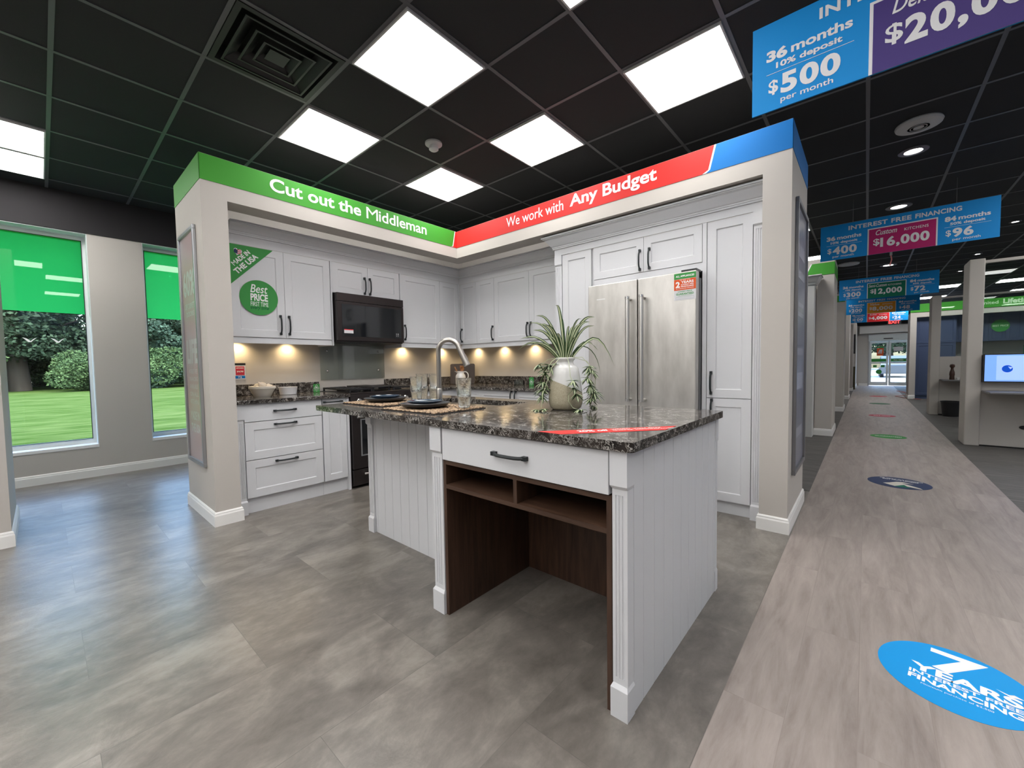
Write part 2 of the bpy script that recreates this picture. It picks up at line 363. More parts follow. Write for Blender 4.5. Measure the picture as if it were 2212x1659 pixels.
def copy_tree(root, loc=None, rz=None, label=None, group=None):
    r = root.copy(); C.objects.link(r)
    if loc is not None: r.location = loc
    if rz is not None: r.rotation_euler = (0, 0, rz)
    if label: r['label'] = label
    if group: r['group'] = group
    def rec(a, b):
        for ch in list(a.children):
            c = ch.copy(); C.objects.link(c); c.parent = b; rec(ch, c)
    rec(root, r); return r
_tc = {}
def textgeo(s, bold=0, shear=0, space=1):
    k = (s, bold, shear, space)
    if k not in _tc:
        cu = bpy.data.curves.new('t', 'FONT'); cu.body = s; cu.size = 1; cu.offset = bold; cu.shear = shear; cu.space_character = space; cu.resolution_u = 3 if '$' in s else 5
        ob = bpy.data.objects.new('t', cu); me = bpy.data.meshes.new_from_object(ob)
        vs_ = [(v.co.x, v.co.y) for v in me.vertices]; fs_ = [tuple(p.vertices) for p in me.polygons]
        bpy.data.objects.remove(ob); bpy.data.meshes.remove(me); bpy.data.curves.remove(cu)
        x0 = min(v[0] for v in vs_); x1 = max(v[0] for v in vs_); y0 = min(v[1] for v in vs_); y1 = max(v[1] for v in vs_)
        _tc[k] = ([((x-x0)/(x1-x0), (y-y0)/(y1-y0)) for x, y in vs_], fs_)
    return _tc[k]
def text(mb, s, o, W, H, right, up, bold=.02, shear=0, space=1):
    # fits the string into W x H from its lower left corner
    if bold > 0 and s[0] == 'M' and len(s) > 1:      # a leading M folds over itself when emboldened: set it lighter
        wm = W*(1.15 if s[1].islower() else 1.0)/len(s)*(1.35 if s[1].islower() else 1.3); o = Vector(o); right = Vector(right)
        n0 = len(mb.chunks); text(mb, 'M', o, wm, H, right, up, 0); text(mb, s[1:], o+right*(wm+W*.015), W*.985-wm, H, right, up, bold, shear, space); del mb.chunks[n0+1:]; return mb
    mb.chunks.append((len(mb.v), len(mb.f))); vs_, fs_ = textgeo(s, bold, shear, space); o = Vector(o); right = Vector(right); up = Vector(up)
    mb.faces([o+right*(x*W)+up*(y*H) for x, y in vs_], fs_); return mb
def rect(mb, o, W, H, right, up):
    o = Vector(o); r = Vector(right); u = Vector(up); mb.poly([o, o+r*W, o+r*W+u*H, o+u*H]); return mb
# sign frames: A faces +X (right=+Y), B faces -Y (right=+X)
XA, XB, UZ = (0, 1, 0), (1, 0, 0), (0, 0, 1)

# ================================================================ SETTING
CEIL = 3.063; G = .6096; GX = -.635; GY = 2.56      # ceiling height and grid
# floors
struct('floor', MB().box(-6.7, -.36, -5.2, 4.4, -.12, 0), M['stone'])
struct('floor', MB().box(-.36, .905, -5.2, 24.4, -.12, 0), M['plank'])
struct('floor', MB().box(.905, 7.2, -5.2, 24.4, -.12, 0), M['dark'])
struct('floor', MB().box(-6.7, -.36, 4.4, 24.4, -.12, 0), M['dark'])
# ceiling tiles with open cells for the diffuser
skip = {(-3, -3)}
mb = MB()
nx0, nx1, ny0, ny1 = -10, 13, -13, 36
for i in range(nx0, nx1):
    for j in range(ny0, ny1):
        if (i, j) in skip: continue
        x0 = GX+(i-1)*G; y0 = GY+j*G
        mb.box(x0, x0+G, y0, y0+G, CEIL, CEIL+.02)
struct('ceiling', mb, M['tile'])
mb = MB(); X0 = GX+(nx0-1)*G; X1 = GX+(nx1-1)*G; Y0 = GY+ny0*G; Y1 = GY+ny1*G
for i in range(nx0, nx1+1): mb.box(GX+(i-1)*G-.012, GX+(i-1)*G+.012, Y0, Y1, CEIL-.004, CEIL-.0002)
for j in range(ny0, ny1+1): mb.box(X0, X1, GY+j*G-.012, GY+j*G+.012, CEIL-.0036, CEIL-.0003)
struct('trim_1', mb, M['tbar'])
struct('ceiling', MB().box(X0, X1, Y0, Y1, CEIL+.16, CEIL+.2), M['tile'])
# window wall (x=-6.42) with openings
WX = -6.42; WT = .28
openings = [(-3.35, -2.1), (-.92, .39), (.835, 2.1), (2.55, 3.8)]
ZS, ZH = .345, 2.655
mb = MB(); ys = -5.2
for a, b in openings:
    mb.box(WX-WT, WX, ys, a, 0, ZH); mb.box(WX-WT, WX, a, b, 0, ZS); ys = b
mb.box(WX-WT, WX, ys, 24.4, 0, ZH)
struct('wall_left', mb, M['wall'])
struct('wall_left', MB().box(WX-WT, WX+.012, -5.2, 24.4, ZH, CEIL+.2), M['black_wall'])
base_prof = [(0, 0), (.014, 0), (.014, .078), (.010, .088), (.010, .096), (.004, .105), (0, .105)]
struct('baseboard_left', MB().sweep(base_prof, [(WX, -5.2), (WX, 24.4)]), M['trimw'])
for n, (a, b) in enumerate(openings):
    t = bpy.data.objects.new('window_%d' % (n+1), None); C.objects.link(t); t['kind'] = 'structure'; t.location = (WX-.2, (a+b)/2, ZS)
    def wpart(name, mb, m):
        mb.v = [(p[0]-(WX-.2), p[1]-(a+b)/2, p[2]-ZS) for p in mb.v]; return link(name, mb.mesh(name, m), t)
    gx = WX-.20
    fr = MB()
    for (y0, y1, z0, z1) in ((a, a+.035, ZS+.06, ZH-.05), (b-.035, b, ZS+.06, ZH-.05), (a, b, ZS, ZS+.06), (a, b, ZH-.05, ZH)): fr.box(gx-.03, gx+.03, y0, y1, z0, z1)
    wpart('window_frame', fr, M['sill'])
    wpart('gasket', MB().box(gx+.031, gx+.034, a+.035, a+.041, ZS+.06, ZH-.05).box(gx+.031, gx+.034, b-.041, b-.035, ZS+.06, ZH-.05).box(gx+.031, gx+.034, a+.035, b-.035, ZH-.057, ZH-.05).box(gx+.031, gx+.034, a+.035, b-.035, ZS+.06, ZS+.066), M['blackp'])
    wpart('glass_pane', MB().poly([(gx, a+.035, ZS+.06), (gx, b-.035, ZS+.06), (gx, b-.035, ZH-.05), (gx, a+.035, ZH-.05)]), M['glass'])
    wpart('green_film', MB().poly([(gx+.006, a+.036, 1.80), (gx+.006, b-.036, 1.80), (gx+.006, b-.036, ZH-.051), (gx+.006, a+.036, ZH-.051)]), M['film'])
    wpart('window_sill', MB().box(WX-.17, WX+.004, a+.001, b-.001, ZS-.02, ZS+.012), M['trimw'])
    wpart('reveal_lining', MB().box(WX-.17, WX-.002, a+.0005, a+.008, ZS+.012, ZH-.001).box(WX-.17, WX-.002, b-.008, b-.0005, ZS+.012, ZH-.001).box(WX-.17, WX-.002, a+.008, b-.008, ZH-.009, ZH-.001), M['sill'])
    if n == 1:   # row of small white bird decals
        for k in range(6):
            bm_ = MB(); y = -.85+k*.197; bx_ = gx+.008
            bm_.poly([(bx_, y-.05, 1.525), (bx_, y-.02, 1.515), (bx_, y+.005, 1.49), (bx_, y+.03, 1.515), (bx_, y+.055, 1.528), (bx_, y+.03, 1.505), (bx_, y+.01, 1.478), (bx_, y-.01, 1.478), (bx_, y-.03, 1.503)])
            wpart('bird_decal', bm_, M['white'])
# other outer walls
struct('wall_back', MB().box(-6.7, 7.2, -5.35, -5.2, 0, CEIL+.2), M['wall'])
struct('wall_right', MB().box(7.2, 7.35, -5.35, 24.5, 0, CEIL+.2), M['wall'])
mb = MB(); FY = 24.25
mb.box(-6.7, .06, FY, FY+.2, 0, CEIL+.2).box(2.3, 7.2, FY, FY+.2, 0, CEIL+.2).box(.06, 2.3, FY, FY+.2, 2.28, CEIL+.2)
struct('wall_far', mb, M['wall'])
struct('wall_far', MB().box(-6.7, 7.2, FY-.02, FY-.0005, 2.68, CEIL), M['black_wall'])
struct('baseboard_far', MB().sweep(base_prof, [(-.25, FY), (.05, FY)]), M['trimw'])
# kitchen display alcove: piers, headers, back walls
WTOP = 2.705; HZ = 2.405
PX0, PX1 = -4.42, -3.605      # left pier
PY0, PY1 = .80, .962
QX0, QX1 = -.545, -.381       # right pier
QY0, QY1 = 3.215, 4.07
struct('wall_inner_left', MB().box(PX0, -4.33, PY1, QY1, 0, WTOP), M['wall'])
struct('wall_inner_far', MB().box(-4.33, QX0, 3.96, QY1, 0, WTOP), M['wall'])
struct('wall_pier_left', MB().box(PX0, PX1, PY0, PY1, 0, WTOP), M['wall'])
struct('wall_pier_right', MB().box(QX0, QX1, QY0, QY1, 0, WTOP), M['wall'])
struct('wall_header_left', MB().box(-3.80, PX1, PY1, QY0, HZ, WTOP), M['wall'])
struct('wall_header_far', MB().box(-3.80, QX0, QY0, QY0+.195, HZ, WTOP), M['wall'])
struct('baseboard_left', MB().sweep(base_prof, [(PX0, PY1+.1), (PX0, PY0), (PX1, PY0), (PX1, PY1), (PX1-.03, PY1)], side=1), M['trimw'])
struct('baseboard_right', MB().sweep(base_prof, [(QX0, QY0+.12), (QX0, QY0), (QX1, QY0), (QX1, QY1), (QX0, QY1)], side=1), M['trimw'])
# low stub of the next partition seen behind the left pier, and the pier at the picture's left edge
struct('wall_stub', MB().box(-4.78, -4.421, 1.02, 1.15, 0, .28), M['trimw'])
struct('baseboard_stub', MB().sweep(base_prof, [(-4.78, 1.15), (-4.78, 1.02), (-4.44, 1.02)]), M['trimw'])
struct('wall_pier_near', MB().box(-5.1, -4.285, -.38, -.175, 0, WTOP), M['wall'])
struct('wall_near', MB().box(-5.1, -5.0, -3.6, -.38, 0, WTOP), M['wall'])
struct('baseboard_near', MB().sweep(base_prof, [(-4.285, -.38), (-4.285, -.175), (-5.1, -.175)]), M['trimw'])
# piers of the further displays along the aisle
for k, (py, dep) in enumerate(((7.87, .85), (11.8, .85), (15.62, .8), (20.0, .6))):
    struct('wall_bay', MB().box(-.60, -.385, py, py+dep, 0, WTOP-(.06*k if k < 3 else .2)), M['wall'])
    struct('baseboard_bay', MB().sweep(base_prof, [(-.60, py+.05), (-.60, py), (-.385, py), (-.385, py+dep)]), M['trimw'])
    struct('wall_bay', MB().box(-4.4, -.60, py+dep-.1, py+dep, 0, WTOP-.06*k), M['wall'])
    if k < 3:
        struct('wall_bay', MB().box(-4.4, -.60, py, py+.12, 2.40, WTOP-.06*k), M['wall'])
struct('wall_end', MB().box(-.6, -.33, 21.95, FY, 0, 2.68), M['wall'])
struct('baseboard_end', MB().sweep(base_prof, [(-.6, 21.95), (-.33, 21.95), (-.33, FY)]), M['trimw'])
# far right display wall
struct('wall_display', MB().box(1.08, 6.2, 17.4, 17.5, 0, 2.50), M['wall'])
struct('wall_display', MB().box(.945, 1.08, 16.62, 17.5, 0, 2.50), M['wall'])
struct('wall_display', MB().box(1.08, 6.2, 16.62, 16.75, 2.36, 2.50), M['wall'])
struct('baseboard_display', MB().sweep(base_prof, [(.945, 17.5), (.945, 16.62), (1.08, 16.62)]), M['trimw'])

# ================================================================ CEILING FIXTURES
def make_light():
    t = Thing('ceiling_light', '', 'ceiling light', (0, 0, CEIL-.018))
    h = .2925; g_ = MB()
    for (x0, x1, y0, y1) in ((-h, h, -h, -h+.010), (-h, h, h-.010, h), (-h, -h+.010, -h+.010, h-.010), (h-.010, h, -h+.010, h-.010)): g_.box(x0, x1, y0, y1, 0, .018)
    t.part('frame', g_, M['white_pl'])
    t.part('diffuser', MB().box(-h+.010, h-.010, -h+.010, h-.010, .004, .017), M['lamp'])
    return t
lt = make_light()
def cell(i, j): return (GX+(i-.5)*G, GY+(j+.5)*G, CEIL-.018)
lights = [
 (0, 0, 'square lit ceiling panel nearest the blue financing sign'),
 (-2, 0, 'square lit ceiling panel just right of the white smoke detector'),
 (-4, 0, 'square lit ceiling panel farthest back, just above the corner where the banners meet'),
 (-2, -2, 'largest square lit ceiling panel, right of the black air diffuser'),
 (-4, -2, 'square lit ceiling panel above the green banner, left of the smoke detector'),
 (0, -2, 'square lit ceiling panel cut off by the top edge, only its corner showing'),
 (-7, -5, 'nearer one of the two joined lit ceiling panels at the far left edge'),
 (-8, -5, 'farther one of the two joined lit ceiling panels, next to the window wall'),
 (0, 7, 'lit ceiling panel seen just right of the right pier, above the next display'),
 (0, 11, 'lit ceiling panel beside the magenta sign, above the green header of the next display'),
 (0, 19, 'lit ceiling panel partly hidden left of the dark green hanging sign'),
 (3, 21, 'lit ceiling panel right of the dark green hanging sign, nearer of the pair'),
 (4, 21, 'lit ceiling panel touching the near side of the far desk post'),
 (3, 25, 'lit ceiling panel right of the orange hanging sign behind the far post'),
 (4, 25, 'small lit ceiling panel in the far row just left of the wide desk post'),
 (6, 21, 'lit ceiling panel at the right edge above the television desk'),
 (7, 21, 'right one of the two joined lit panels above the television desk'),
 (7, 25, 'small lit ceiling panel above the green warranty header at the right edge'),
]
for k, (i, j, lb) in enumerate(lights):
    if k == 0: lt.o.location = cell(i, j); lt.o['label'] = lb; lt.o['group'] = 'square ceiling light panels'
    else: copy_tree(lt.o, cell(i, j), label=lb, group='square ceiling light panels')
# extra panels of the same fixture, added out of view to brighten the room
for (i, j) in ((0, -4), (-2, -5), (2, -6), (-4, -12), (0, -12), (4, -12), (2, -10), (0, -6), (-2, -7), (-4, -6), (-6, -8), (-8, -7), (-7, -9), (-6, -6), (-7, -7), (-2, -8), (0, -9), (2, -8), (2, -3), (4, -4), (5, -1), (4, 1), (4, 4), (6, 3), (6, 6), (5, 8), (5, 5), (6, 9), (8, 5), (6, 12), (8, 12), (-4, 8), (-4, 14), (-4, -10), (-1, -11), (4, -9), (8, -2), (2, 31), (4, 30), (-4, 20)):
    copy_tree(lt.o, cell(i, j), label='square fill light panel added out of view', group='added fill light panels beyond the frame')
# air diffuser
cx, cy, _ = cell(-3, -3)
t = Thing('air_diffuser', 'black square stepped air diffuser in the ceiling left of the largest light panel', 'air vent', (cx, cy, CEIL-.02))
mb = MB(); h = .29
def ring(mb, a, za, b, zb):
    for s_ in range(4):
        c_, s2 = (1, 0, -1, 0)[s_], (0, 1, 0, -1)[s_]
        R_ = lambda x, y: (x*c_-y*s2, x*s2+y*c_)
        mb.poly([(*R_(a, -a), za), (*R_(a, a), za), (*R_(b, b), zb), (*R_(b, -b), zb)])
ring(mb, h, .012, h-.03, .012); ring(mb, h-.03, .012, h-.06, .09); ring(mb, h, .03, h, .012)
t.part('frame', mb, M['vent'])
for (a, za, b, zb) in ((.235, .005, .165, .055), (.165, .005, .105, .05), (.105, .005, .055, .045)):
    mb = MB(); ring(mb, a, za, b, zb); ring(mb, a, za, a-.012, za); ring(mb, a, za+.004, a, za); t.part('cone', mb, M['vent'])
t.part('cone', MB().box(-.055, .055, -.055, .055, .016, .02), M['vent'])
ringbox = MB(); ringbox.box(-.29, .29, -.29, .29, .10, .11); t.part('plenum', ringbox, M['seamd'])
# smoke detector
cx, cy, _ = cell(-3, -1)
t = Thing('smoke_detector', 'small round white smoke detector between four ceiling lights', 'smoke detector', (cx-.06, cy+.03, CEIL-.062))
t.part('base', MB().lathe([(0.0, .062), (.072, .062), (.072, .050), (.058, .040), (.0, .040)], seg=28), M['white_pl'], smooth=40)
t.part('sensor_head', MB().lathe([(.036, .040), (.040, .026), (.040, .008), (.030, 0), (0, 0)], seg=28), M['white_pl'], smooth=40)
# access point / speaker discs over the aisle
def disc_fix(x, y, r, lb, sx=1, rings=True):
    t = Thing('ceiling_speaker', lb, 'ceiling speaker', (x, y, CEIL-.035))
    t.part('housing', MB().lathe([(r*.97, .035), (r, .024), (r*.96, .010), (r*.55, 0), (0, 0)], seg=40), M['white_pl'], smooth=40)
    if rings: t.part('grille', MB().lathe([(r*.5, -.0005), (r*.5, -.0025), (r*.46, -.0025), (r*.46, -.0005)], seg=32).lathe([(r*.36, -.0005), (r*.36, -.0025), (r*.32, -.0025), (r*.32, -.0005)], seg=32).lathe([(r*.22, -.0005), (r*.22, -.0025), (0, -.0025)], seg=32), M['white_pl'], smooth=40)
disc_fix(.285, 4.74, .145, 'round white ceiling speaker next to the brightest aisle downlight')
disc_fix(-.30, 10.55, .17, 'flat white round ceiling speaker under the left end of the magenta sign', rings=False)
disc_fix(.285, 13.6, .17, 'white round ceiling speaker just above the dark green hanging sign')
def downlight(x, y, r, lb):
    t = Thing('downlight', lb, 'downlight', (x, y, CEIL-.012), group='round recessed downlights')
    t.part('trim_ring', MB().lathe([(r, .012), (r, .004), (r*.62, 0), (r*.60, .004), (r*.60, .011)], seg=32, close=True), M['grey_frame'], smooth=40)
    t.part('lens', MB().lathe([(r*.58, .010), (r*.58, .006), (0, .006)], seg=32), M['downl'])
downlight(.29, 5.32, .105, 'round downlight nearest the camera, below the white ceiling speaker')
downlight(.27, 7.10, .125, 'round downlight directly above the magenta hanging sign')
downlight(1.54, 9.03, .06, 'small round downlight right of the magenta sign, nearest of three')
downlight(1.50, 11.31, .06, 'small round downlight right above the wide desk post')
downlight(1.51, 13.22, .06, 'small round downlight left of the wide desk post, farthest of three')
downlight(.30, 11.3, .13, 'round unlit looking downlight beside the pink ribbon')
t = Thing('sprinkler', 'small ceiling sprinkler with pink ribbon hanging under the magenta sign', 'sprinkler', (.285, 9.6, CEIL-.30))
t.part('drop_pipe', MB().tube([(0, 0, .30), (0, 0, .17)], .018).box(-.06, .06, -.01, .01, .27, .29), M['white_pl'])
t.part('ribbon', MB().tube([(0, 0, .17), (.01, 0, .10), (0, .01, .05), (-.01, 0, 0)], .011, 6), M['ribbon'])

# ================================================================ BANNERS ON THE HEADERS
BT, BB = 2.703, 2.52; fx = PX1+.003; fy = QY0-.003
# green banner
t = Thing('header_banner', 'green header banner reading Cut out the Middleman above the left cabinets', 'banner', (PX1, 2.0, BB))
t.part('panel', MB().box(fx-.002, fx, PY0-.003, 3.125, BB, BT).prism([(3.125, BB), (3.15, BB+.012), (3.185, BT), (3.125, BT)], 'x', fx-.002, fx).box(PX0, fx, PY0-.003, PY0-.0005, BB, BT), M['green'], world=True)
mb = MB(); text(mb, 'Cut out the', (fx+.0015, 1.255, 2.572), .775, .105, XA, UZ, .022); text(mb, 'Middleman', (fx+.0015, 2.085, 2.572), .70, .105, XA, UZ, .014); t.part('lettering', mb, M['white'], world=True)
mb = MB().prism([(3.125, BB), (3.15, BB+.012), (3.185, BT), (3.195, BT), (3.160, BB+.010), (3.130, BB-.0)], 'x', fx, fx+.001); t.part('edge_stripe', mb, M['white'], world=True)
# red banner
t = Thing('header_banner', 'red header banner reading We work with Any Budget above the fridge', 'banner', (-2.2, QY0, BB))
t.part('panel', MB().prism([(3.135, BB), (3.160, BB+.010), (3.195, BT), (QY0-.003, BT), (QY0-.003, BB)], 'x', fx-.002, fx).prism([(fx, BB), (-.925, BB), (-.885, BB+.02), (-.845, BT), (fx, BT)], 'y', fy, fy+.002), M['red'], world=True)
mb = MB(); text(mb, 'We work with', (-2.83, fy-.0015, 2.575), .70, .095, XB, UZ, .002); text(mb, 'Any Budget', (-2.06, fy-.0015, 2.553), .80, .135, XB, UZ, .024); t.part('lettering', mb, M['white'], world=True)
t.part('edge_stripe', MB().prism([(-.925, BB), (-.885, BB+.02), (-.845, BT), (-.833, BT), (-.873, BB+.018), (-.90, BB)], 'y', fy-.001, fy+.001), M['white'], world=True)
# blue banner
t = Thing('header_banner', 'plain blue header banner wrapping the corner of the right pier', 'banner', (-.5, QY0, BB))
t.part('panel', MB().prism([(-.90, BB), (-.873, BB+.018), (-.833, BT), (QX1+.003, BT), (QX1+.003, BB)], 'y', fy, fy+.002).box(QX1+.0005, QX1+.003, fy, QY1, BB, BT), M['blue'], world=True)

# framed posters on the pier ends
t = Thing('framed_poster', 'tall silver framed pale pink sale poster on the left pier', 'poster', (-4.035, PY0, .415))
mb = MB(); x0, x1, z0, z1 = -4.285, -3.785, .415, 2.24
for (a, b, c, d) in ((x0, x1, z0, z0+.03), (x0, x1, z1-.03, z1), (x0, x0+.03, z0+.03, z1-.03), (x1-.03, x1, z0+.03, z1-.03)): mb.box(a, b, PY0-.022, PY0-.0005, c, d)
t.part('frame', mb, M['alu'], world=True, bevel=.003)
t.part('print', MB().box(x0+.03, x1-.03, PY0-.008, PY0-.0008, z0+.03, z1-.03), M['poster_p'], world=True)
mb = MB(); yy = PY0-.0095
for s_, z, H, W in (('60%', 1.74, .20, .36), ('OFF CABINETS', 1.64, .045, .30), ('DOORS', 1.58, .04, .24), ('LIFE', 1.21, .19, .34)): text(mb, s_, (-4.03-W/2, yy, z), W, H, XB, UZ, .03)
for k in range(5): text(mb, ('INTEREST FREE', 'FINANCING', 'AVAILABLE', 'ON ALL', 'KITCHENS')[k], (-4.03-.13, yy, 1.13-k*.06), .26, .035, XB, UZ, .01)
for s_, z in (('MADE IN', .76), ('THE USA', .66)): text(mb, s_, (-4.03-.14, yy, z), .28, .07, XB, UZ, .03)
t.part('lettering', mb, M['poster_w'], world=True)
t.part('glazing', MB().poly([(x0+.03, PY0-.013, z0+.03), (x1-.03, PY0-.013, z0+.03), (x1-.03, PY0-.013, z1-.03), (x0+.03, PY0-.013, z1-.03)]), M['poster_glass'], world=True)
t = Thing('framed_poster', 'tall grey framed dark poster on the aisle side of the right pier', 'poster', (QX1, 3.69, .36))
mb = MB(); y0, y1, z0, z1 = 3.39, 3.99, .36, 2.265
for (a, b, c, d) in ((y0, y1, z0, z0+.03), (y0, y1, z1-.03, z1), (y0, y0+.03, z0+.03, z1-.03), (y1-.03, y1, z0+.03, z1-.03)): mb.box(QX1+.0005, QX1+.022, a, b, c, d)
t.part('frame', mb, M['grey_frame'], world=True, bevel=.003)
t.part('print', MB().box(QX1+.0008, QX1+.008, y0+.03, y1-.03, z0+.03, z1-.03), M['poster_g'], world=True)
mb = MB()
for z, H in ((1.9, .09), (1.75, .06), (1.55, .03), (1.48, .03), (1.2, .05), (.95, .12), (.6, .07)): mb.box(QX1+.008, QX1+.0085, y0+.1, y1-.12, z, z+H)
mb.chunks = [(8*k, 6*k) for k in range(7)]; t.part('text_block', mb, M['poster_gd'], world=True)

# ================================================================ CABINETRY
def shaker(w_, h_, rail=.062, th=.02, rec=.008, inset=0):
    # front at y=0, x 0..w_, z 0..h_
    mb = MB(); g_ = .0015; x0, x1, z0, z1 = g_, w_-g_, g_, h_-g_; r = rail; s_ = .006
    o = [(x0, 0, z0), (x1, 0, z0), (x1, 0, z1), (x0, 0, z1)]
    i = [(x0+r, 0, z0+r), (x1-r, 0, z0+r), (x1-r, 0, z1-r), (x0+r, 0, z1-r)]
    p = [(x0+r+s_, rec, z0+r+s_), (x1-r-s_, rec, z0+r+s_), (x1-r-s_, rec, z1-r-s_), (x0+r+s_, rec, z1-r-s_)]
    b = [(x0, th, z0), (x1, th, z0), (x1, th, z1), (x0, th, z1)]
    fs_ = []
    for k in range(4):
        n = (k+1) % 4; fs_ += [(k, n, 4+n, 4+k), (4+k, 4+n, 8+n, 8+k), (12+k, 12+n, n, k)]
    fs_ += [(8, 9, 10, 11), (15, 14, 13, 12)]
    mb.faces(o+i+p+b, fs_); return mb
def slab(w_, h_, th=.02): g_ = .0015; return MB().box(g_, w_-g_, 0, th, g_, h_-g_)
def shift(mb, x, y, z): mb.v = [(p[0]+x, p[1]+y, p[2]+z) for p in mb.v]; return mb
def handle(x, z, vertical=True, Lh=.172, out=.034, y=0):
    mb = MB(); pts = []; h = Lh/2
    def pt(a, d): return (x, y-d, z+a) if vertical else (x+a, y-d, z)
    for sg in (-1, 1):
        c_ = pt(sg*(h-.008), 0)
        if vertical: mb.box(c_[0]-.008, c_[0]+.008, y-.021, y, c_[2]-.011, c_[2]+.011)
        else: mb.box(c_[0]-.011, c_[0]+.011, y-.021, y, c_[2]-.008, c_[2]+.008)
    n = 10
    for k in range(n+1):
        a = -h+.012+(Lh-.024)*k/n; q = 1-(2*k/n-1)**4; pts.append(pt(a, .014+(out-.014)*q))
    mb.tube(pts, .0072, 8); return mb
KBAND = M['cab']
def cabinet(name, label, cat, loc, rz, W, H, D, fronts, body=M['cab'], fm=M['cab'], toe=None, group=None, hm=None, body_z0=0):
    # fronts: list (kind, x, z, w, h, handle spec) handle spec: ('v'|'h', hx, hz)
    t = Thing(name, label, cat, loc, rz, group)
    t.part('body', MB().box(0, W, .021, D, body_z0, H), body)
    for fr in fronts:
        kind, x, z, w_, h_ = fr[:5]; hd = fr[5] if len(fr) > 5 else None; rail = fr[6] if len(fr) > 6 else .062
        m_ = shaker(w_, h_, rail) if kind in ('door', 'drawer') else slab(w_, h_)
        nm = 'door' if kind == 'door' else 'drawer'
        o = t.part(nm, shift(m_, x, 0, z), fm)
        if hd: t.part('handle', handle(hd[1], hd[2], hd[0] == 'v'), hm or M['black'], parent=o, smooth=40)
    if toe: t.part('toe_kick', MB().box(0, W, toe[0], toe[0]+.015, 0, toe[1]), body)
    return t
RA = PI/2
AX = -4.0                                   # upper fronts A
def A(y, z, x=AX): return (x, y, z)
UZ0, UZ1 = 1.435, 2.207; UH = UZ1-UZ0; UD = .325
# wall A uppers
t = cabinet('wall_cabinet', 'white double-door wall cabinet carrying the green round and triangular stickers', 'cabinet', A(1.062, UZ0), RA, .85, UH, UD,
        [('door', 0, 0, .417, UH, ('v', .372, .115)), ('door', .417, 0, .421, UH, ('v', .445, .115))])
t.part('end_panel', MB().box(.84, .853, -.012, UD, -.055, UH), M['cab'])
t.part('light_rail', MB().box(0, .84, .012, .030, -.053, -.002).box(0, .84, .006, .012, -.053, -.018), M['cab'])
t = cabinet('wall_cabinet', 'short white double-door wall cabinet directly above the microwave', 'cabinet', A(1.92, 1.905), RA, .77, UZ1-1.905, UD,
        [('door', 0, 0, .385, UZ1-1.905, ('v', .345, .105)), ('door', .385, 0, .385, UZ1-1.905, ('v', .405, .105))])
t = cabinet('wall_cabinet', 'white wall cabinet right of the microwave reaching into the corner', 'cabinet', A(2.693, UZ0), RA, .887, UH, UD,
        [('door', .022, 0, .553, UH, ('v', .055, .115)), ('door', .575, 0, .305, UH, None, .055)])
t.part('filler', MB().box(.8815, .9068, -.001, .02, 0, UH), M['cab'])
t.part('end_panel', MB().box(0, .016, -.012, UD, -.055, UH), M['cab'])
t.part('light_rail', MB().box(.016, .887, .012, .030, -.053, -.002).box(.016, .887, .006, .012, -.053, -.018), M['cab'])
# wall B uppers (front y=3.6)
BYu = 3.60
t = cabinet('wall_cabinet', 'narrow white corner wall cabinet door, leftmost on the fridge wall', 'cabinet', (-3.998, BYu, UZ0), 0, .30, UH, .355, [('door', .001, 0, .299, UH, ('v', .036, .115), .052)])
t.part('light_rail', MB().box(.0, .30, .012, .030, -.053, -.002), M['cab'])
t = cabinet('wall_cabinet', 'narrow white wall cabinet second from the corner on the fridge wall', 'cabinet', (-3.697, BYu, UZ0), 0, .306, UH, .355, [('door', 0, 0, .306, UH, ('v', .283, .115), .052)])
t.part('light_rail', MB().box(.0, .306, .012, .030, -.053, -.002), M['cab'])
t = cabinet('wall_cabinet', 'wide white double-door wall cabinet behind the plant, next to the tall unit', 'cabinet', (-3.39, BYu, UZ0), 0, 1.06, UH, .355, [('door', 0, 0, .535, UH, ('v', .515, .115)), ('door', .535, 0, .525, UH, ('v', .565, .115))])
t.part('light_rail', MB().box(.0, 1.06, .012, .030, -.053, -.002), M['cab'])
# crown over the uppers
def crown_prof(z0, z1, zf, out):
    # frieze z0..zf, crown zf..z1
    return [(0, z0), (.004, z0), (.004, zf), (.016, zf+.002), (.016, zf+.014), (.022, zf+.015), (.022, zf+.024), (.030, zf+.030), (.044, zf+.050), (out*.72, z1-.030), (out-.010, z1-.020), (out-.010, z1-.014), (out, z1-.013), (out, z1), (0, z1)]
cr = crown_prof(UZ1+.002, 2.385, 2.285, .085)
single('crown_moulding', MB().sweep(cr, [(-4.0-.004, 1.062), (-4.0-.004, BYu+.004), (-2.435, BYu+.004)], side=1), M['cab'], 'white frieze and crown moulding along the top of the wall cabinets', 'crown moulding')
# microwave
t = Thing('microwave', 'black stainless built-in microwave above the range', 'microwave', (-3.922, 1.927, 1.418), RA)
mw, mh = .757, .482
t.part('body', MB().box(0, mw, .03, .40, 0, mh), M['darksteel'])
t.part('vent_strip', MB().box(0, mw, 0, .03, .402, mh), M['darksteel'], bevel=.002)
d_ = t.part('door', MB().box(0, mw, 0, .028, .012, .397), M['darksteel'], bevel=.003)
t.part('window', MB().box(.045, mw-.035, -.002, .0, .055, .372), M['darkglass'], parent=d_)
mb = MB()
for k, z in enumerate((.075, .09, .103)):
    for x in (.655, .675): text(mb, ('RESET', '2:30', 'START')[k], (x, -.0025, z), .012, .006 if k != 1 else .01, XB, UZ)
t.part('button_marks', mb, M['signw'], parent=d_)
s_ = t.part('sticker', MB().box(.062, .158, -.003, -.0022, .085, .125), M['signw'], parent=d_)
t.part('sticker_band', MB().box(.062, .158, -.0038, -.0031, .117, .125), M['sred'], parent=d_)
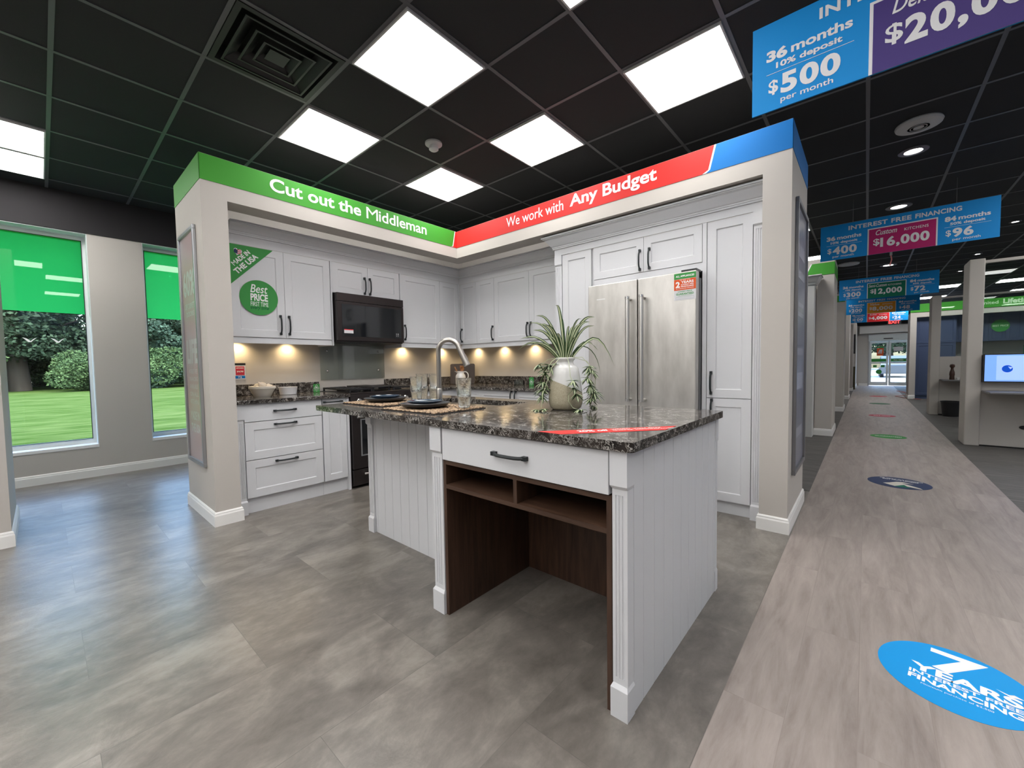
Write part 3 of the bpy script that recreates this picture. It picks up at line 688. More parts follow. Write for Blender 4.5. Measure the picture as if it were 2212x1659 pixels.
# backsplash glass plate
SPLASH = 1.412
t = Thing('glass_splashback', 'clear glass splash panel with steel studs behind the range', 'splashback', (-4.318, 2.29, 1.033))
t.part('pane', MB().box(-4.322, -4.314, 1.918, 2.668, 1.033, SPLASH), M['plate_glass'], world=True)
for y in (1.99, 2.59):
    for z in (1.125, 1.34): t.part('stud', MB().lathe([(.010, 0), (.010, .006), (.006, .009), (0, .009)], (-4.3138, y, z), 14, axis='x'), M['chrome'], world=True, smooth=40)
# base cabinets wall A
BX = -3.69; CB = .882
t = cabinet('base_cabinet', 'white three-drawer base cabinet beside the left pier', 'cabinet', (BX, 1.03, 0), RA, .612, CB-.002, .63,
   [('slab', 0, .738, .607, .142, ('h', .300, .075+.738)), ('drawer', 0, .432, .607, .303, ('h', .300, .703)), ('drawer', 0, .127, .607, .302, ('h', .300, .397))], toe=(.035, .122), body_z0=.122)
t = cabinet('base_cabinet', 'narrow white pull-out base cabinet between the drawers and the range', 'cabinet', (BX, 1.644, 0), RA, .248, CB-.002, .63, [('door', 0, .127, .222, .753, ('h', .095, .850), .055)], toe=(.035, .122), body_z0=.122)
t.part('end_panel', MB().box(.2255, .248, -.004, .6, 0, CB-.002), M['cab'])
def pilaster(name, label, loc, rz, w_, H, cap, plinth, th=.045, D=.05, nf=3, group=None):
    t = Thing(name, label, 'pilaster', loc, rz, group)
    pilaster_parts(t, w_, H, cap, plinth, th, D, nf); return t
def pilaster_mb(w_, H, cap, plinth, D=.05, nf=3):
    mb = MB(); rf = w_*.075; pitch_ = w_*.22; c0 = w_/2-(nf-1)/2*pitch_
    mb.box(0, w_, 0, D, plinth, plinth+.02).box(0, w_, 0, D, H-cap-.02, H-cap)
    prof = [(0, D), (0, 0)]
    for k in range(nf):
        c_ = c0+k*pitch_
        for a in range(7): an = PI*a/6; prof.append((c_-rf*math.cos(an), rf*.9*math.sin(an)))
    prof += [(w_, 0), (w_, D)]
    mb.prism(prof, 'z', plinth+.02, H-cap-.02)
    return mb
def block_mb(w_, z0, z1, D, top):
    # plain thicker block whose free end is chamfered on three sides
    o = .011; c = .012; mb = MB(); za, zb = (z0+c, z1) if top else (z0, z1-c); zt = z0 if top else z1
    mb.box(-.004, w_+.004, -o, D, za, zb); ze = za if top else zb
    a = [(-.004, D, ze), (-.004, -o, ze), (w_+.004, -o, ze), (w_+.004, D, ze)]; b = [(.001, D, zt), (.001, -.001, zt), (w_-.001, -.001, zt), (w_-.001, D, zt)]
    for k in range(3):
        q = [a[k], a[k+1], b[k+1], b[k]]; mb.poly(q[::-1] if not top else q)
    mb.poly(b); return mb
def add_pilaster(t, x, w_, H, cap, plinth, D=.05, y=0):
    o = t.part('pilaster', shift(pilaster_mb(w_, H, cap, plinth, D), x, y, 0), M['cab'], smooth=35)
    t.part('capital', shift(block_mb(w_, H-cap, H, D, True), x, y, 0), M['cab'], parent=o)
    t.part('plinth', shift(block_mb(w_, 0, plinth, D, False), x, y, 0), M['cab'], parent=o)
    return o
t = Thing('pilaster_filler', 'white fluted filler post between the left pier and the drawers', 'pilaster', (BX-.005, .985, 0), RA)
add_pilaster(t, 0, .042, CB-.002, .13, .115, .05)
# counter wall A left
CT = .914
def worktop(name, label, boxes, splash, group=None):
    xs = [b[0] for b in boxes]+[b[1] for b in boxes]; ys = [b[2] for b in boxes]+[b[3] for b in boxes]
    t = Thing(name, label, 'worktop', ((min(xs)+max(xs))/2, (min(ys)+max(ys))/2, CB))
    mb = MB()
    for b in boxes: mb.box(b[0], b[1], b[2], b[3], CB, CT)
    t.part('slab', mb, M['quartz'], world=True, bevel=.004)
    mb = MB()
    for b in splash: mb.box(b[0], b[1], b[2], b[3], CT, 1.018)
    if splash: t.part('upstand', mb, M['quartz'], world=True, bevel=.002)
    return t
worktop('worktop', 'dark speckled quartz worktop with upstand between the left pier and the range', [(-4.329, BX+.03, .965, 1.895)], [(-4.329, -4.309, .965, 1.895)])
worktop('worktop', 'dark speckled L-shaped quartz worktop running from the range round the corner', [(-4.329, BX+.03, 2.665, 3.3), (-4.329, -2.33, 3.3, 3.959)], [(-4.329, -4.309, 2.665, 3.959), (-4.309, -2.33, 3.939, 3.959)])
# base units right of the range and on wall B
cabinet('base_cabinet', 'white base cabinet right of the range with a black drawer pull', 'cabinet', (BX, 2.672, 0), RA, .63, CB-.002, .63, [('slab', .02, .738, .46, .142, ('h', .24, .81)), ('door', .02, .127, .46, .608)], toe=(.035, .122), body_z0=.122)
BYb = 3.335
cabinet('base_cabinet', 'white corner base cabinet on the fridge wall', 'cabinet', (-3.655, BYb, 0), 0, .257, CB-.002, .6, [('door', .01, .127, .25, .753, None, .05)], toe=(.04, .122), body_z0=.122)
cabinet('base_cabinet', 'white double-door base cabinet seen behind the island sink', 'cabinet', (-3.397, BYb, 0), 0, 1.04, CB-.002, .6, [('door', 0, .127, .53, .753, ('v', .500, .80)), ('door', .53, .127, .51, .753, ('v', .56, .80))], toe=(.04, .122), body_z0=.122)
# range
t = Thing('range_cooker', 'black stainless gas range with cast iron grates under the microwave', 'cooker', (-3.662, 1.899, 0), RA)
rw = .762
t.part('body', MB().box(.004, rw-.004, .03, .655, .02, .90), M['darksteel'])
t.part('control_panel', MB().prism([(0, .735), (-.012, .745), (.004, .905), (.03, .905), (.03, .735)], 'x', 0, rw), M['darksteel'])
t.part('cooktop', MB().box(0, rw, .0, .655, .905, .918), M['darksteel'], bevel=.003)
d_ = t.part('oven_door', MB().box(.003, rw-.003, -.012, .03, .19, .725), M['darksteel'], bevel=.003)
t.part('window', MB().box(.095, rw-.095, -.0145, -.012, .32, .655), M['darkglass'], parent=d_)
t.part('window_trim', MB().box(.082, .095, -.0155, -.012, .308, .667).box(rw-.095, rw-.082, -.0155, -.012, .308, .667).box(.095, rw-.095, -.0155, -.012, .308, .32).box(.095, rw-.095, -.0155, -.012, .655, .667), M['alu'], parent=d_)
t.part('handle', MB().tube([(.06, -.012, .695), (.06, -.06, .695)], .011).tube([(rw-.06, -.012, .695), (rw-.06, -.06, .695)], .011).tube([(.03, -.06, .695), (rw-.03, -.06, .695)], .013, 14), M['chrome'], parent=d_, smooth=40)
d_ = t.part('drawer', MB().box(.003, rw-.003, -.008, .03, .03, .18), M['darksteel'], bevel=.003)
t.part('handle', MB().tube([(.12, -.008, .14), (.12, -.045, .14)], .009).tube([(rw-.12, -.008, .14), (rw-.12, -.045, .14)], .009).tube([(.09, -.045, .14), (rw-.09, -.045, .14)], .011, 12), M['chrome'], parent=d_, smooth=40)
for x in (.075, .165, .38, .595, .685): t.part('knob', MB().lathe([(.017, 0), (.024, -.006), (.024, -.012), (.018, -.020), (.018, -.034), (0, -.036)], (x, -.008, .84), 20, axis='y'), M['chrome'], smooth=35)
for (x0, x1) in ((.02, .262), (.27, .492), (.50, .742)):
    mb = MB()
    if x0 == .27:
        mb.box(x0, x1, .08, .60, .952, .964)
        for y in (.09, .58): mb.box(x0+.01, x0+.03, y, y+.012, .918, .952).box(x1-.03, x1-.01, y, y+.012, .918, .952)
    else:
        for y in (.06, .20, .34, .48, .60): mb.box(x0, x1, y, y+.016, .94, .956)
        for k in range(6): x = x0+(x1-x0-.014)*k/5; mb.box(x, x+.014, .06, .616, .938, .952)
        for y in (.06, .60):
            for x in (x0, x1-.016): mb.box(x, x+.016, y, y+.016, .918, .94)
    t.part('griddle' if x0 == .27 else 'grate', mb, M['iron'], bevel=.002)
for x in (.14, .62):
    for y in (.17, .46): t.part('burner', MB().lathe([(.045, .918), (.045, .930), (.03, .934), (.03, .940), (0, .940)], (x, y, 0), 20), M['iron'], smooth=40)

# fridge wall: tall units (front y=3.36)
TY = 3.36; TT = 2.215
t = Thing('tall_panel_unit', 'tall narrow white cabinet with fluted pilaster left of the fridge', 'cabinet', (-2.327, TY, 0))
t.part('body', MB().box(0, .419, .021, .598, 0, TT), M['cab'])
add_pilaster(t, .003, .072, TT+.0, .10, .115, .03, y=-.004)
t.part('door', shift(shaker(.318, 2.09, .062), .080, 0, .125), M['cab'])
t = cabinet('over_fridge_cabinet', 'white double-door cabinet bridging above the fridge', 'cabinet', (-1.905, TY, 1.90), 0, .942, TT-1.90, .598,
   [('door', .0, .025, .475, TT-1.925, ('v', .445, .125)), ('door', .475, .025, .465, TT-1.925, ('v', .527, .125))])
t.part('stile', MB().box(-.0, .942, .004, .02, -.04, .023), M['cab'])
t = Thing('pantry_cabinet', 'tall white pantry cabinet with two doors right of the fridge', 'cabinet', (-.94, TY, 0))
t.part('body', MB().box(0, .384, .021, .598, .095, TT), M['cab'])
d_ = t.part('door', shift(shaker(.305, TT-.885, .062), .010, 0, .885), M['cab']); t.part('handle', handle(.045, .999), M['black'], parent=d_, smooth=40)
d_ = t.part('door', shift(shaker(.305, .783, .062), .010, 0, .10), M['cab']); t.part('handle', handle(.050, .79), M['black'], parent=d_, smooth=40)
t.part('side_panel', MB().box(-.022, .008, -.004, .598, 0, TT), M['cab'])
t.part('toe_kick', MB().box(.008, .32, .03, .045, .0, .094), M['cab'])
add_pilaster(t, .320, .062, TT, .10, .115, .05, y=-.004)
# crown over tall units, returns on the left end
cr2 = crown_prof(TT+.001, 2.392, 2.275, .10)
single('crown_moulding', MB().sweep(cr2, [(-2.327, BYu+.02), (-2.327, TY-.002), (QX0-.001, TY-.002)], side=1), M['cab'], 'white crown moulding above the fridge and tall cabinets', 'crown moulding')
# fridge
t = Thing('refrigerator', 'stainless steel french-door refrigerator between the tall white cabinets', 'refrigerator', (-1.882, 3.222, 0))
fw = .914
t.part('body', MB().box(.008, fw+.0, .09, .73, .02, 1.80), M['grey_frame'])
for k, (x0, x1, hx) in enumerate(((0, .4535, .398), (.4605, fw, .516))):
    d_ = t.part('door', MB().box(x0, x1, 0, .075, .745, 1.845), M['steel'], bevel=.006)
    h = MB().tube([(hx, -.062, .845), (hx, -.062, 1.70)], .018, 16)
    for z in (.86, 1.685): h.tube([(hx, -.001, z), (hx, -.062, z)], .013, 12)
    t.part('handle', h, M['bar'], parent=d_, smooth=40)
    for z in (.845, 1.685): t.part('handle_collar', MB().tube([(hx, -.062, z), (hx, -.062, z+.018)], .0195, 16), M['chrome'], parent=d_, smooth=40)
    if k == 0:
        mb = MB(); text(mb, 'REFRIGERATOR', (.085, -.0012, 1.712), .085, .010, XB, UZ, .01) if False else mb.box(.085, .165, -.0012, -.0006, 1.714, 1.722)
        t.part('badge', mb, M['mark'], parent=d_)
d_ = t.part('freezer_drawer', MB().box(0, fw, 0, .075, .06, .735), M['steel'], bevel=.006)
t.part('handle', MB().tube([(.1, -.062, .665), (fw-.1, -.062, .665)], .0135, 14).tube([(.13, 0, .665), (.13, -.062, .665)], .012).tube([(fw-.13, 0, .665), (fw-.13, -.062, .665)], .012), M['steel'], parent=d_, smooth=40)
t.part('gasket', MB().box(.004, fw-.004, .0755, .0895, .06, 1.84), M['blackp'])
t.part('hinge_cover', MB().box(.80, .912, .02, .12, 1.845, 1.862), M['blackp'])
# fridge sticker
fyk = 3.222-.0012
t = Thing('promo_sticker', 'green, red and white appliance promotion sticker on the right fridge door', 'sticker', (-1.05, fyk, 1.633))
x0 = -1.128; sw = .160
t.part('paper', MB().box(x0, x0+sw, fyk-.001, fyk+.0008, 1.633, 1.835), M['signw'], world=True)
t.part('green_band', MB().box(x0, x0+sw, fyk-.0018, fyk-.001, 1.792, 1.835), M['sgreen'], world=True)
t.part('red_band', MB().box(x0, x0+sw, fyk-.0018, fyk-.001, 1.708, 1.790), M['oran'], world=True)
mb = MB(); q = fyk-.0024
text(mb, 'ALL APPLIANCES', (x0+.012, q, 1.806), .136, .014, XB, UZ, .03); text(mb, 'WE GIVE YOU', (x0+.04, q, 1.781), .08, .006, XB, UZ, .01)
text(mb, '2', (x0+.012, q, 1.728), .032, .045, XB, UZ, .04); text(mb, 'YEARS', (x0+.052, q, 1.757), .092, .019, XB, UZ, .03)
text(mb, 'INTEREST FREE', (x0+.052, q, 1.743), .092, .009, XB, UZ, .02); text(mb, 'FINANCING', (x0+.052, q, 1.729), .092, .010, XB, UZ, .03); text(mb, 'ON YOUR KITCHEN APPLIANCES', (x0+.014, q, 1.717), .13, .005, XB, UZ)
t.part('lettering', mb, M['white'], world=True)
mb = MB(); text(mb, 'LOWEST PRICE', (x0+.028, q, 1.692), .105, .010, XB, UZ, .02); text(mb, 'GUARANTEED', (x0+.015, q, 1.671), .13, .015, XB, UZ, .03); text(mb, 'Price matched appliances', (x0+.03, q, 1.663), .10, .004, XB, UZ)
t.part('green_lettering', mb, M['sgreen'], world=True)
t.part('info_box', MB().box(x0+.013, x0+.147, q, q+.0005, 1.640, 1.641).box(x0+.013, x0+.147, q, q+.0005, 1.656, 1.657).box(x0+.013, x0+.014, q, q+.0005, 1.641, 1.656).box(x0+.146, x0+.147, q, q+.0005, 1.641, 1.656), M['poster_gd'], world=True)
# door stickers on wall A
sx = AX+.0012
t = Thing('corner_sticker', 'green triangular sticker reading Made in the USA on the left upper door', 'sticker', (sx, 1.2, 1.87))
t.part('vinyl', MB().prism([(1.0645, 2.2045), (1.395, 2.2045), (1.0645, 1.868)], 'x', sx-.001, sx), M['sgreen'], world=True)
dg = Vector((0, .70, .714)).normalized(); dn = Vector((0, -.714, .70)).normalized(); q = sx+.0008
mb = MB(); text(mb, 'MADE IN', Vector((q, 1.098, 2.022)), .175, .038, dg, dn, .03); text(mb, 'THE USA', Vector((q, 1.1165, 1.954)), .235, .046, dg, dn, .035)
t.part('lettering', mb, M['white'], world=True)
# heart flag
def heart(cy_, cz_, s_, n=32):
    pts = []
    for k in range(n):
        a = 2*PI*k/n; x = 16*math.sin(a)**3/17; y = (13*math.cos(a)-5*math.cos(2*a)-2*math.cos(3*a)-math.cos(4*a))/17; pts.append((cy_+(x*.95+y*.2)*s_, cz_+(y-.2*x)*s_))
    return pts
t.part('heart_emblem', MB().prism(heart(1.125, 2.145, .034), 'x', sx, sx+.0006), M['signw'], world=True)
mb = MB()
for k in range(3): z = 2.128+k*.014; mb.box(sx+.0006, sx+.001, 1.120, 1.150, z, z+.006)
t.part('stripes', mb, M['sred'], world=True)
t.part('star_field', MB().prism([(1.098, 2.135), (1.122, 2.125), (1.126, 2.155), (1.108, 2.168), (1.097, 2.158)], 'x', sx+.0006, sx+.0012), M['navyb'], world=True)
t = Thing('round_sticker', 'round green sticker reading Best Price First Time every time', 'sticker', (sx, 1.272, 1.63))
t.part('vinyl', MB().lathe([(.150, 0), (.150, .0008), (0, .0008)], (sx, 1.272, 1.777), 56, axis='x'), M['sgreen'], world=True)
mb = MB(); q = sx+.0016
text(mb, 'Best', (q, 1.205, 1.818), .135, .07, XA, UZ, .006, .25); text(mb, 'PRICE', (q, 1.205, 1.748), .135, .062, XA, UZ, .035); text(mb, 'FIRST TIME', (q, 1.205, 1.703), .137, .037, XA, UZ, 0)
t.part('lettering', mb, M['white'], world=True)
mb = MB(); text(mb, 'every time', (q, 1.203, 1.668), .142, .035, XA, UZ, .01, .3); t.part('dark_lettering', mb, M['ddg'], world=True)

# puck lights under the uppers
def puck(x, y, lb):
    t = Thing('puck_light', lb, 'under-cabinet light', (x, y, 1.421), group='warm puck lights under the wall cabinets')
    t.part('housing', MB().lathe([(.034, .0125), (.034, .002), (.030, 0), (.026, .002)], seg=24, close=True), M['alu'], smooth=40)
    t.part('lens', MB().lathe([(.026, .004), (.026, .002), (0, .002)], seg=24), M['puck'])
    ld = bpy.data.lights.new('puck_glow', 'SPOT'); ld.energy = 5.5; ld.color = (1, .74, .40); ld.spot_size = math.radians(150); ld.spot_blend = .9; ld.shadow_soft_size = .02
    lo = bpy.data.objects.new('puck_glow', ld); C.objects.link(lo); lo.parent = t.o; lo.location = (0, 0, -.006)
for x, y, lb in ((-4.275, 1.18, 'leftmost warm puck light under the stickered cabinet'), (-4.275, 1.60, 'warm puck light left of the glass splash panel'), (-4.275, 2.93, 'warm puck light just right of the microwave'), (-4.275, 3.55, 'warm puck light left of the room corner'),
                 (-4.04, 3.905, 'warm puck light just right of the room corner'), (-3.55, 3.905, 'warm puck light above the cutting board'), (-3.05, 3.905, 'warm puck light between faucet and plant')):
    puck(x, y, lb)

# ================================================================ ISLAND
IX0, IX1 = -2.645, -.560; IYf, IYm, IYb = 1.192, 1.500, 2.19; IH = CB-.002
t = Thing('kitchen_island', 'white beadboard kitchen island with walnut knee space in the foreground', 'kitchen island', (-1.6, 1.7, 0))
def bead_mb(L_, H, pitch_, first, D=.018, z0=0):
    prof = [(0, D), (0, 0)]; x = first
    while x < L_-.01:
        prof += [(x-.0025, 0), (x, .004), (x+.0025, 0)]; x += pitch_
    prof += [(L_, 0), (L_, D)]
    return MB().prism(prof, 'z', z0, H)
def place(mb, o, rz):
    m_ = Matrix.Translation(o) @ Matrix.Rotation(rz, 4, 'Z'); mb.v = [tuple(m_ @ Vector(p)) for p in mb.v]; return mb
t.part('carcass', MB().box(IX0+.003, IX1-.022, 1.822, IYb-.02, 0, IH-.24).box(IX0+.003, -1.565, IYm+.018, 1.822, 0, IH-.24), M['cab'], world=True)
t.part('bead_panel', place(bead_mb(1.10, IH, .0935, .085), (IX0+.001, IYm, 0), 0), M['cab'], world=True)
t.part('bead_panel', place(bead_mb(IYb-IYf-.05, IH, .0935, .075), (IX1, IYf+.046, 0), RA), M['cab'], world=True)
t.part('back_panel', MB().box(IX0+.003, IX1-.02, IYb-.02, IYb, 0, IH), M['cab'], world=True)
t.part('end_panel', MB().box(IX0-.001, IX0+.02, IYm+.02, IYb, 0, IH), M['cab'], world=True)
t.part('side_panel', MB().box(-1.545, -1.527, IYf+.04, IYm, 0, IH), M['cab'], world=True)
def island_pil(x, y, rz, w_, D):
    mbs = (pilaster_mb(w_, IH, .125, .11, D), block_mb(w_, IH-.125, IH, D, True), block_mb(w_, 0, .11, D, False))
    o = t.part('pilaster', place(mbs[0], (x, y, 0), rz), M['cab'], world=True, smooth=35)
    t.part('capital', place(mbs[1], (x, y, 0), rz), M['cab'], parent=o, world=True); t.part('plinth', place(mbs[2], (x, y, 0), rz), M['cab'], parent=o, world=True)
island_pil(-1.540, IYf, 0, .072, .045)
island_pil(-.613, IYf, 0, .052, .045)
island_pil(IX0-.002, IYm-.012, 0, .060, .012)
island_pil(IX1-.045, IYb+.0, 0, .045, .03)
# walnut insert
wx0, wx1 = -1.462, -.617
o = t.part('walnut_insert', MB().box(wx0, wx0+.018, IYf+.002, 1.80, 0, .727).box(wx1-.018, wx1, IYf+.002, 1.80, 0, .727).box(wx0+.018, wx1-.018, 1.79, 1.81, 0, .727), M['walnut'], world=True)
t.part('shelf', MB().box(wx0+.018, wx1-.018, IYf+.002, 1.789, .709, .727), M['walnut_h'], parent=o, world=True)
t.part('shelf', MB().box(wx0+.018, wx1-.018, IYf+.002, 1.50, .598, .616), M['walnut_h'], parent=o, world=True)
t.part('divider', MB().box(-1.039, -1.021, IYf+.002, 1.50, .616, .709), M['walnut'], parent=o, world=True)
t.part('cubby_back', MB().box(wx0+.018, wx1-.018, 1.50, 1.515, .598, .709), M['walnut'], parent=o, world=True)
d_ = t.part('drawer', MB().box(-1.458, -.6235, IYf-.006, IYf+.02, .731, IH-.004), M['cab'], world=True, bevel=.0015)
hm_ = handle(-1.045, .804, False, .175); hm_.v = [(p[0], p[1]+IYf-.003, p[2]) for p in hm_.v]; t.part('handle', hm_, M['black'], parent=d_, world=True, smooth=40)
t.part('drawer_box', MB().box(-1.455, -.622, IYf+.021, 1.78, .7275, .86), M['seamd'], world=True)
# top with sink cut-out
TX0, TX1, TY0, TY1 = -2.73, -.533, 1.168, 2.222
SX0, SX1, SY0, SY1 = -2.42, -1.655, 1.80, 2.065
def rounded_slab(x0, x1, y0, y1, r, hole, z0, z1):
    # outer loop with rounded corners, rectangular hole, split in 8 sectors
    mb = MB()
    def outer():
        pts = []
        for (cx_, cy_, a0) in ((x1-r, y0+r, -PI/2), (x1-r, y1-r, 0), (x0+r, y1-r, PI/2), (x0+r, y0+r, PI)):
            for k in range(6): a = a0+PI/2*k/5; pts.append((cx_+r*math.cos(a), cy_+r*math.sin(a)))
        return pts
    P_ = outer(); hx0, hx1, hy0, hy1 = hole; n = len(P_)
    H_ = [(hx1, hy0), (hx1, hy1), (hx0, hy1), (hx0, hy0)]
    for zt, rev in ((z1, False), (z0, True)):
        for c in range(4):
            f1 = [(*p, zt) for p in P_[c*6:c*6+6]]; h_ = (*H_[c], zt); nxt = (*P_[((c+1)*6) % n], zt); hn = (*H_[(c+1) % 4], zt)
            for k in range(5):
                tri = [f1[k], f1[k+1], h_]; mb.poly(reversed(tri) if rev else tri)
            q = [f1[5], nxt, hn, h_]; mb.poly(reversed(q) if rev else q)
    for k in range(n): a, b = P_[k], P_[(k+1) % n]; mb.poly([(*a, z0), (*b, z0), (*b, z1), (*a, z1)])
    for k in range(4): a, b = H_[k], H_[(k+1) % 4]; mb.poly([(*b, z0), (*a, z0), (*a, z1), (*b, z1)])
    return mb
tt = Thing('island_worktop', 'dark speckled quartz island worktop with rounded corners and sink cut-out', 'worktop', (-1.63, 1.7, CB))
tt.part('slab', rounded_slab(TX0, TX1, TY0, TY1, .018, (SX0, SX1, SY0, SY1), CB, CT), M['quartz'], world=True)
tt = Thing('sink', 'undermount stainless steel sink in the island worktop', 'sink', ((SX0+SX1)/2, (SY0+SY1)/2, .68))
e = .010
mb = MB(); z0, z1 = .68, CB-.001; ax0, ax1, ay0, ay1 = SX0-e, SX1+e, SY0-e, SY1+e
mb.poly([(ax0, ay0, z0), (ax1, ay0, z0), (ax1, ay1, z0), (ax0, ay1, z0)])
for a, b in (((ax0, ay0), (ax1, ay0)), ((ax1, ay0), (ax1, ay1)), ((ax1, ay1), (ax0, ay1)), ((ax0, ay1), (ax0, ay0))): mb.poly([(*a, z0), (*a, z1), (*b, z1), (*b, z0)])
tt.part('basin', mb, M['steel'], world=True)
tt.part('drain', MB().lathe([(.045, .6815), (.045, .684), (.02, .682), (0, .682)], ((SX0+SX1)/2, (SY0+SY1)/2, 0), 24), M['chrome'], world=True, smooth=40)
# faucet
fx_, fy_ = -2.125, 1.715
tt = Thing('faucet', 'brushed nickel gooseneck pull-down faucet on the island', 'faucet', (fx_, fy_, CT))
d2 = Vector((.86, .50, 0)).normalized(); pts = [(0, 0, .02), (0, 0, .10), (0, 0, .2), (0, 0, .325)]; R_ = .072
for k in range(1, 13): a = PI-PI*.90*k/12; p = d2*(R_+R_*math.cos(a)); pts.append((p.x, p.y, .343+R_*math.sin(a)))
tt.part('spout', MB().tube(pts, .0155, 16), M['nickel'], smooth=50)
tt.part('base', MB().lathe([(.028, 0), (.028, .006), (.021, .012), (.021, .09), (.0175, .10), (.0, .10)], seg=24), M['nickel'], smooth=40)
e1 = Vector(pts[-1]); dr = (Vector(pts[-1])-Vector(pts[-2])).normalized()
tt.part('spray_head', MB().tube([e1, e1+dr*.03, e1+dr*.13], [.0165, .018, .021], 16), M['nickel'], smooth=40)
tt.part('spray_button', MB().tube([e1+dr*.055+d2*.018, e1+dr*.09+d2*.02], .006, 8), M['nickel'])
tt.part('lever', MB().tube([(0, .0, .06), (-.035, .035, .065), (-.065, .075, .075)], [.011, .008, .006], 10), M['nickel'], smooth=40)
# counter sticker
tt = Thing('counter_sticker', 'red strip sticker about quartz countertops across the island corner', 'sticker', (-.75, 1.35, CT))
a = Vector((-.90, 1.172, CT+.0008)); b = Vector((-.545, 1.585, CT+.0008)); d = (b-a).normalized(); nrm = Vector((d.y, -d.x, 0)); wd = .075
tt.part('vinyl', MB().poly([a+Vector((0, 0, 0)), a+Vector((.105, 0, 0)), b-Vector((0, .118, 0)), b]), M['red'], world=True)
mb = MB(); o_ = a+d*.14+nrm*.052+Vector((0, 0, .0008))
text(mb, '20% off', o_, .115, .030, d, -nrm, .03); text(mb, 'when you buy', o_+d*.13-nrm*.022, .20, .016, d, -nrm, .02); text(mb, 'quartz countertops', o_+d*.13, .24, .016, d, -nrm, .03)
tt.part('lettering', mb, M['white'], world=True)
# placemats
def placemat(cx_, cy_, rz, lb):
    tt = Thing('placemat', lb, 'placemat', (cx_, cy_, CT), rz, group='woven placemats on the island')
    mb = MB(); W_, D_ = .235, .185; n = 26
    mb.box(-W_, W_, -D_, D_, .0, .005); tt.part('binding', mb, M['darkcord'])
    mb = MB()
    for k in range(n):
        y = -D_+.008+(2*D_-.016)*k/(n-1); pts = []; m_ = 30
        for q_ in range(m_+1): pts.append((-W_+.006+(2*W_-.012)*q_/m_, y+.002*math.sin(q_*2.1+k*1.7), .0075+.0022*math.sin(q_*2.3+(k % 2)*PI)))
        mb.tube(pts, .0068, 5, flat=.6)
    tt.part('weave', mb, M['rattan'], smooth=60); return tt
placemat(-2.455, 1.525, .03, 'woven seagrass placemat at the left end of the island')
placemat(-1.86, 1.455, .03, 'woven seagrass placemat nearer the middle of the island')
def plates(cx_, cy_, which):
    z = CT+.0155
    p1 = [(0, 0), (.095, 0), (.125, .006), (.139, .019), (.141, .022), (.137, .022), (.122, .011), (.09, .006), (0, .005)]
    single('dinner_plate', MB().lathe(p1, (cx_, cy_, z), 48, close=True), M['charcoal'], 'large charcoal dinner plate under the small plate on the %s placemat' % which, 'plate', 'charcoal dinner plates', smooth=35)
    p2 = [(0, 0), (.075, 0), (.095, .006), (.102, .012), (.104, .015), (.100, .015), (.09, .008), (0, .005)]
    single('side_plate', MB().lathe(p2, (cx_, cy_, z+.0195), 48, close=True), M['navy'], 'small glossy navy side plate on top of the charcoal plate, %s placemat' % which, 'plate', 'navy side plates', smooth=35)
plates(-2.47, 1.53, 'left'); plates(-1.90, 1.43, 'right')
gp = [(0, 0), (.030, 0), (.033, .004), (.0415, .103), (.0398, .103), (.0315, .014), (0, .012)]
g0 = MB().lathe(gp, seg=32, close=True).mesh('tumbler', M['tumbler'], 40)
def tumbler(x, y, z, lb):
    o = link('tumbler', g0); o.location = (x, y, z); o['label'] = lb; o['category'] = 'glass'; o['group'] = 'clear ribbed tumblers on the placemats'
zb = CT+.0155
tumbler(-1.675, 1.525, zb, 'lower tumbler of the nested pair on the right placemat'); tumbler(-1.675, 1.525, zb+.058, 'upper tumbler of the nested pair on the right placemat')
tumbler(-2.30, 1.66, zb, 'lower tumbler of the nested pair on the left placemat'); tumbler(-2.30, 1.66, zb+.058, 'upper tumbler of the nested pair on the left placemat')
tumbler(-2.375, 1.765, CT, 'lower tumbler of the back left stack on the bare worktop'); tumbler(-2.375, 1.765, CT+.09, 'upper tumbler of the back left stack on the bare worktop')
tumbler(-2.265, 1.79, CT, 'lower tumbler of the back right stack on the bare worktop'); tumbler(-2.265, 1.79, CT+.09, 'upper tumbler of the back right stack on the bare worktop')
# vase and spider plant
vx, vy = -1.232, 1.862
vp = [(0, 0), (.066, 0), (.082, .010), (.091, .038), (.0915, .065), (.085, .13), (.076, .19), (.070, .222), (.064, .230), (.048, .240), (.043, .252), (.044, .262), (.051, .268), (.052, .276), (.047, .280), (.041, .276), (.038, .26), (.038, .2), (0, .2)]
single('vase', MB().lathe(vp, (vx, vy, CT), 56), M['vase'], 'two-tone white and sand glazed vase standing on the island', 'vase', smooth=50, loc=(vx, vy, CT))
tt = Thing('spider_plant', 'artificial variegated spider plant spilling out of the two-tone vase', 'plant', (vx, vy, CT+.21))
def blade(mb, pts, w_, nrm=None):
    # three-strip leaf: green, cream centre, green ; mi 0 green, 1 cream
    n = len(pts); L_ = []
    for i, p in enumerate(pts):
        p = Vector(p); t_ = (Vector(pts[min(i+1, n-1)])-Vector(pts[max(i-1, 0)])).normalized()
        a = nrm if nrm else t_.cross(Vector((0, 0, 1)))
        a = (a-t_*a.dot(t_)); a = a.normalized() if a.length > 1e-4 else Vector((1, 0, 0))
        k = i/(n-1); ww = 1.45*w_*(.55+.9*k)*(1-k**2.2) if k < 1 else 0
        up_ = t_.cross(a)*ww*.35
        L_.append([p-a*ww+up_, p-a*ww*.45, p+a*ww*.45, p+a*ww+up_])
    for i in range(n-1):
        for s_ in range(3):
            mb.cur = 1 if s_ == 1 else 0
            mb.poly([L_[i][s_], L_[i][s_+1], L_[i+1][s_+1], L_[i+1][s_]])
    mb.cur = 0
random.seed(3)
mb = MB()
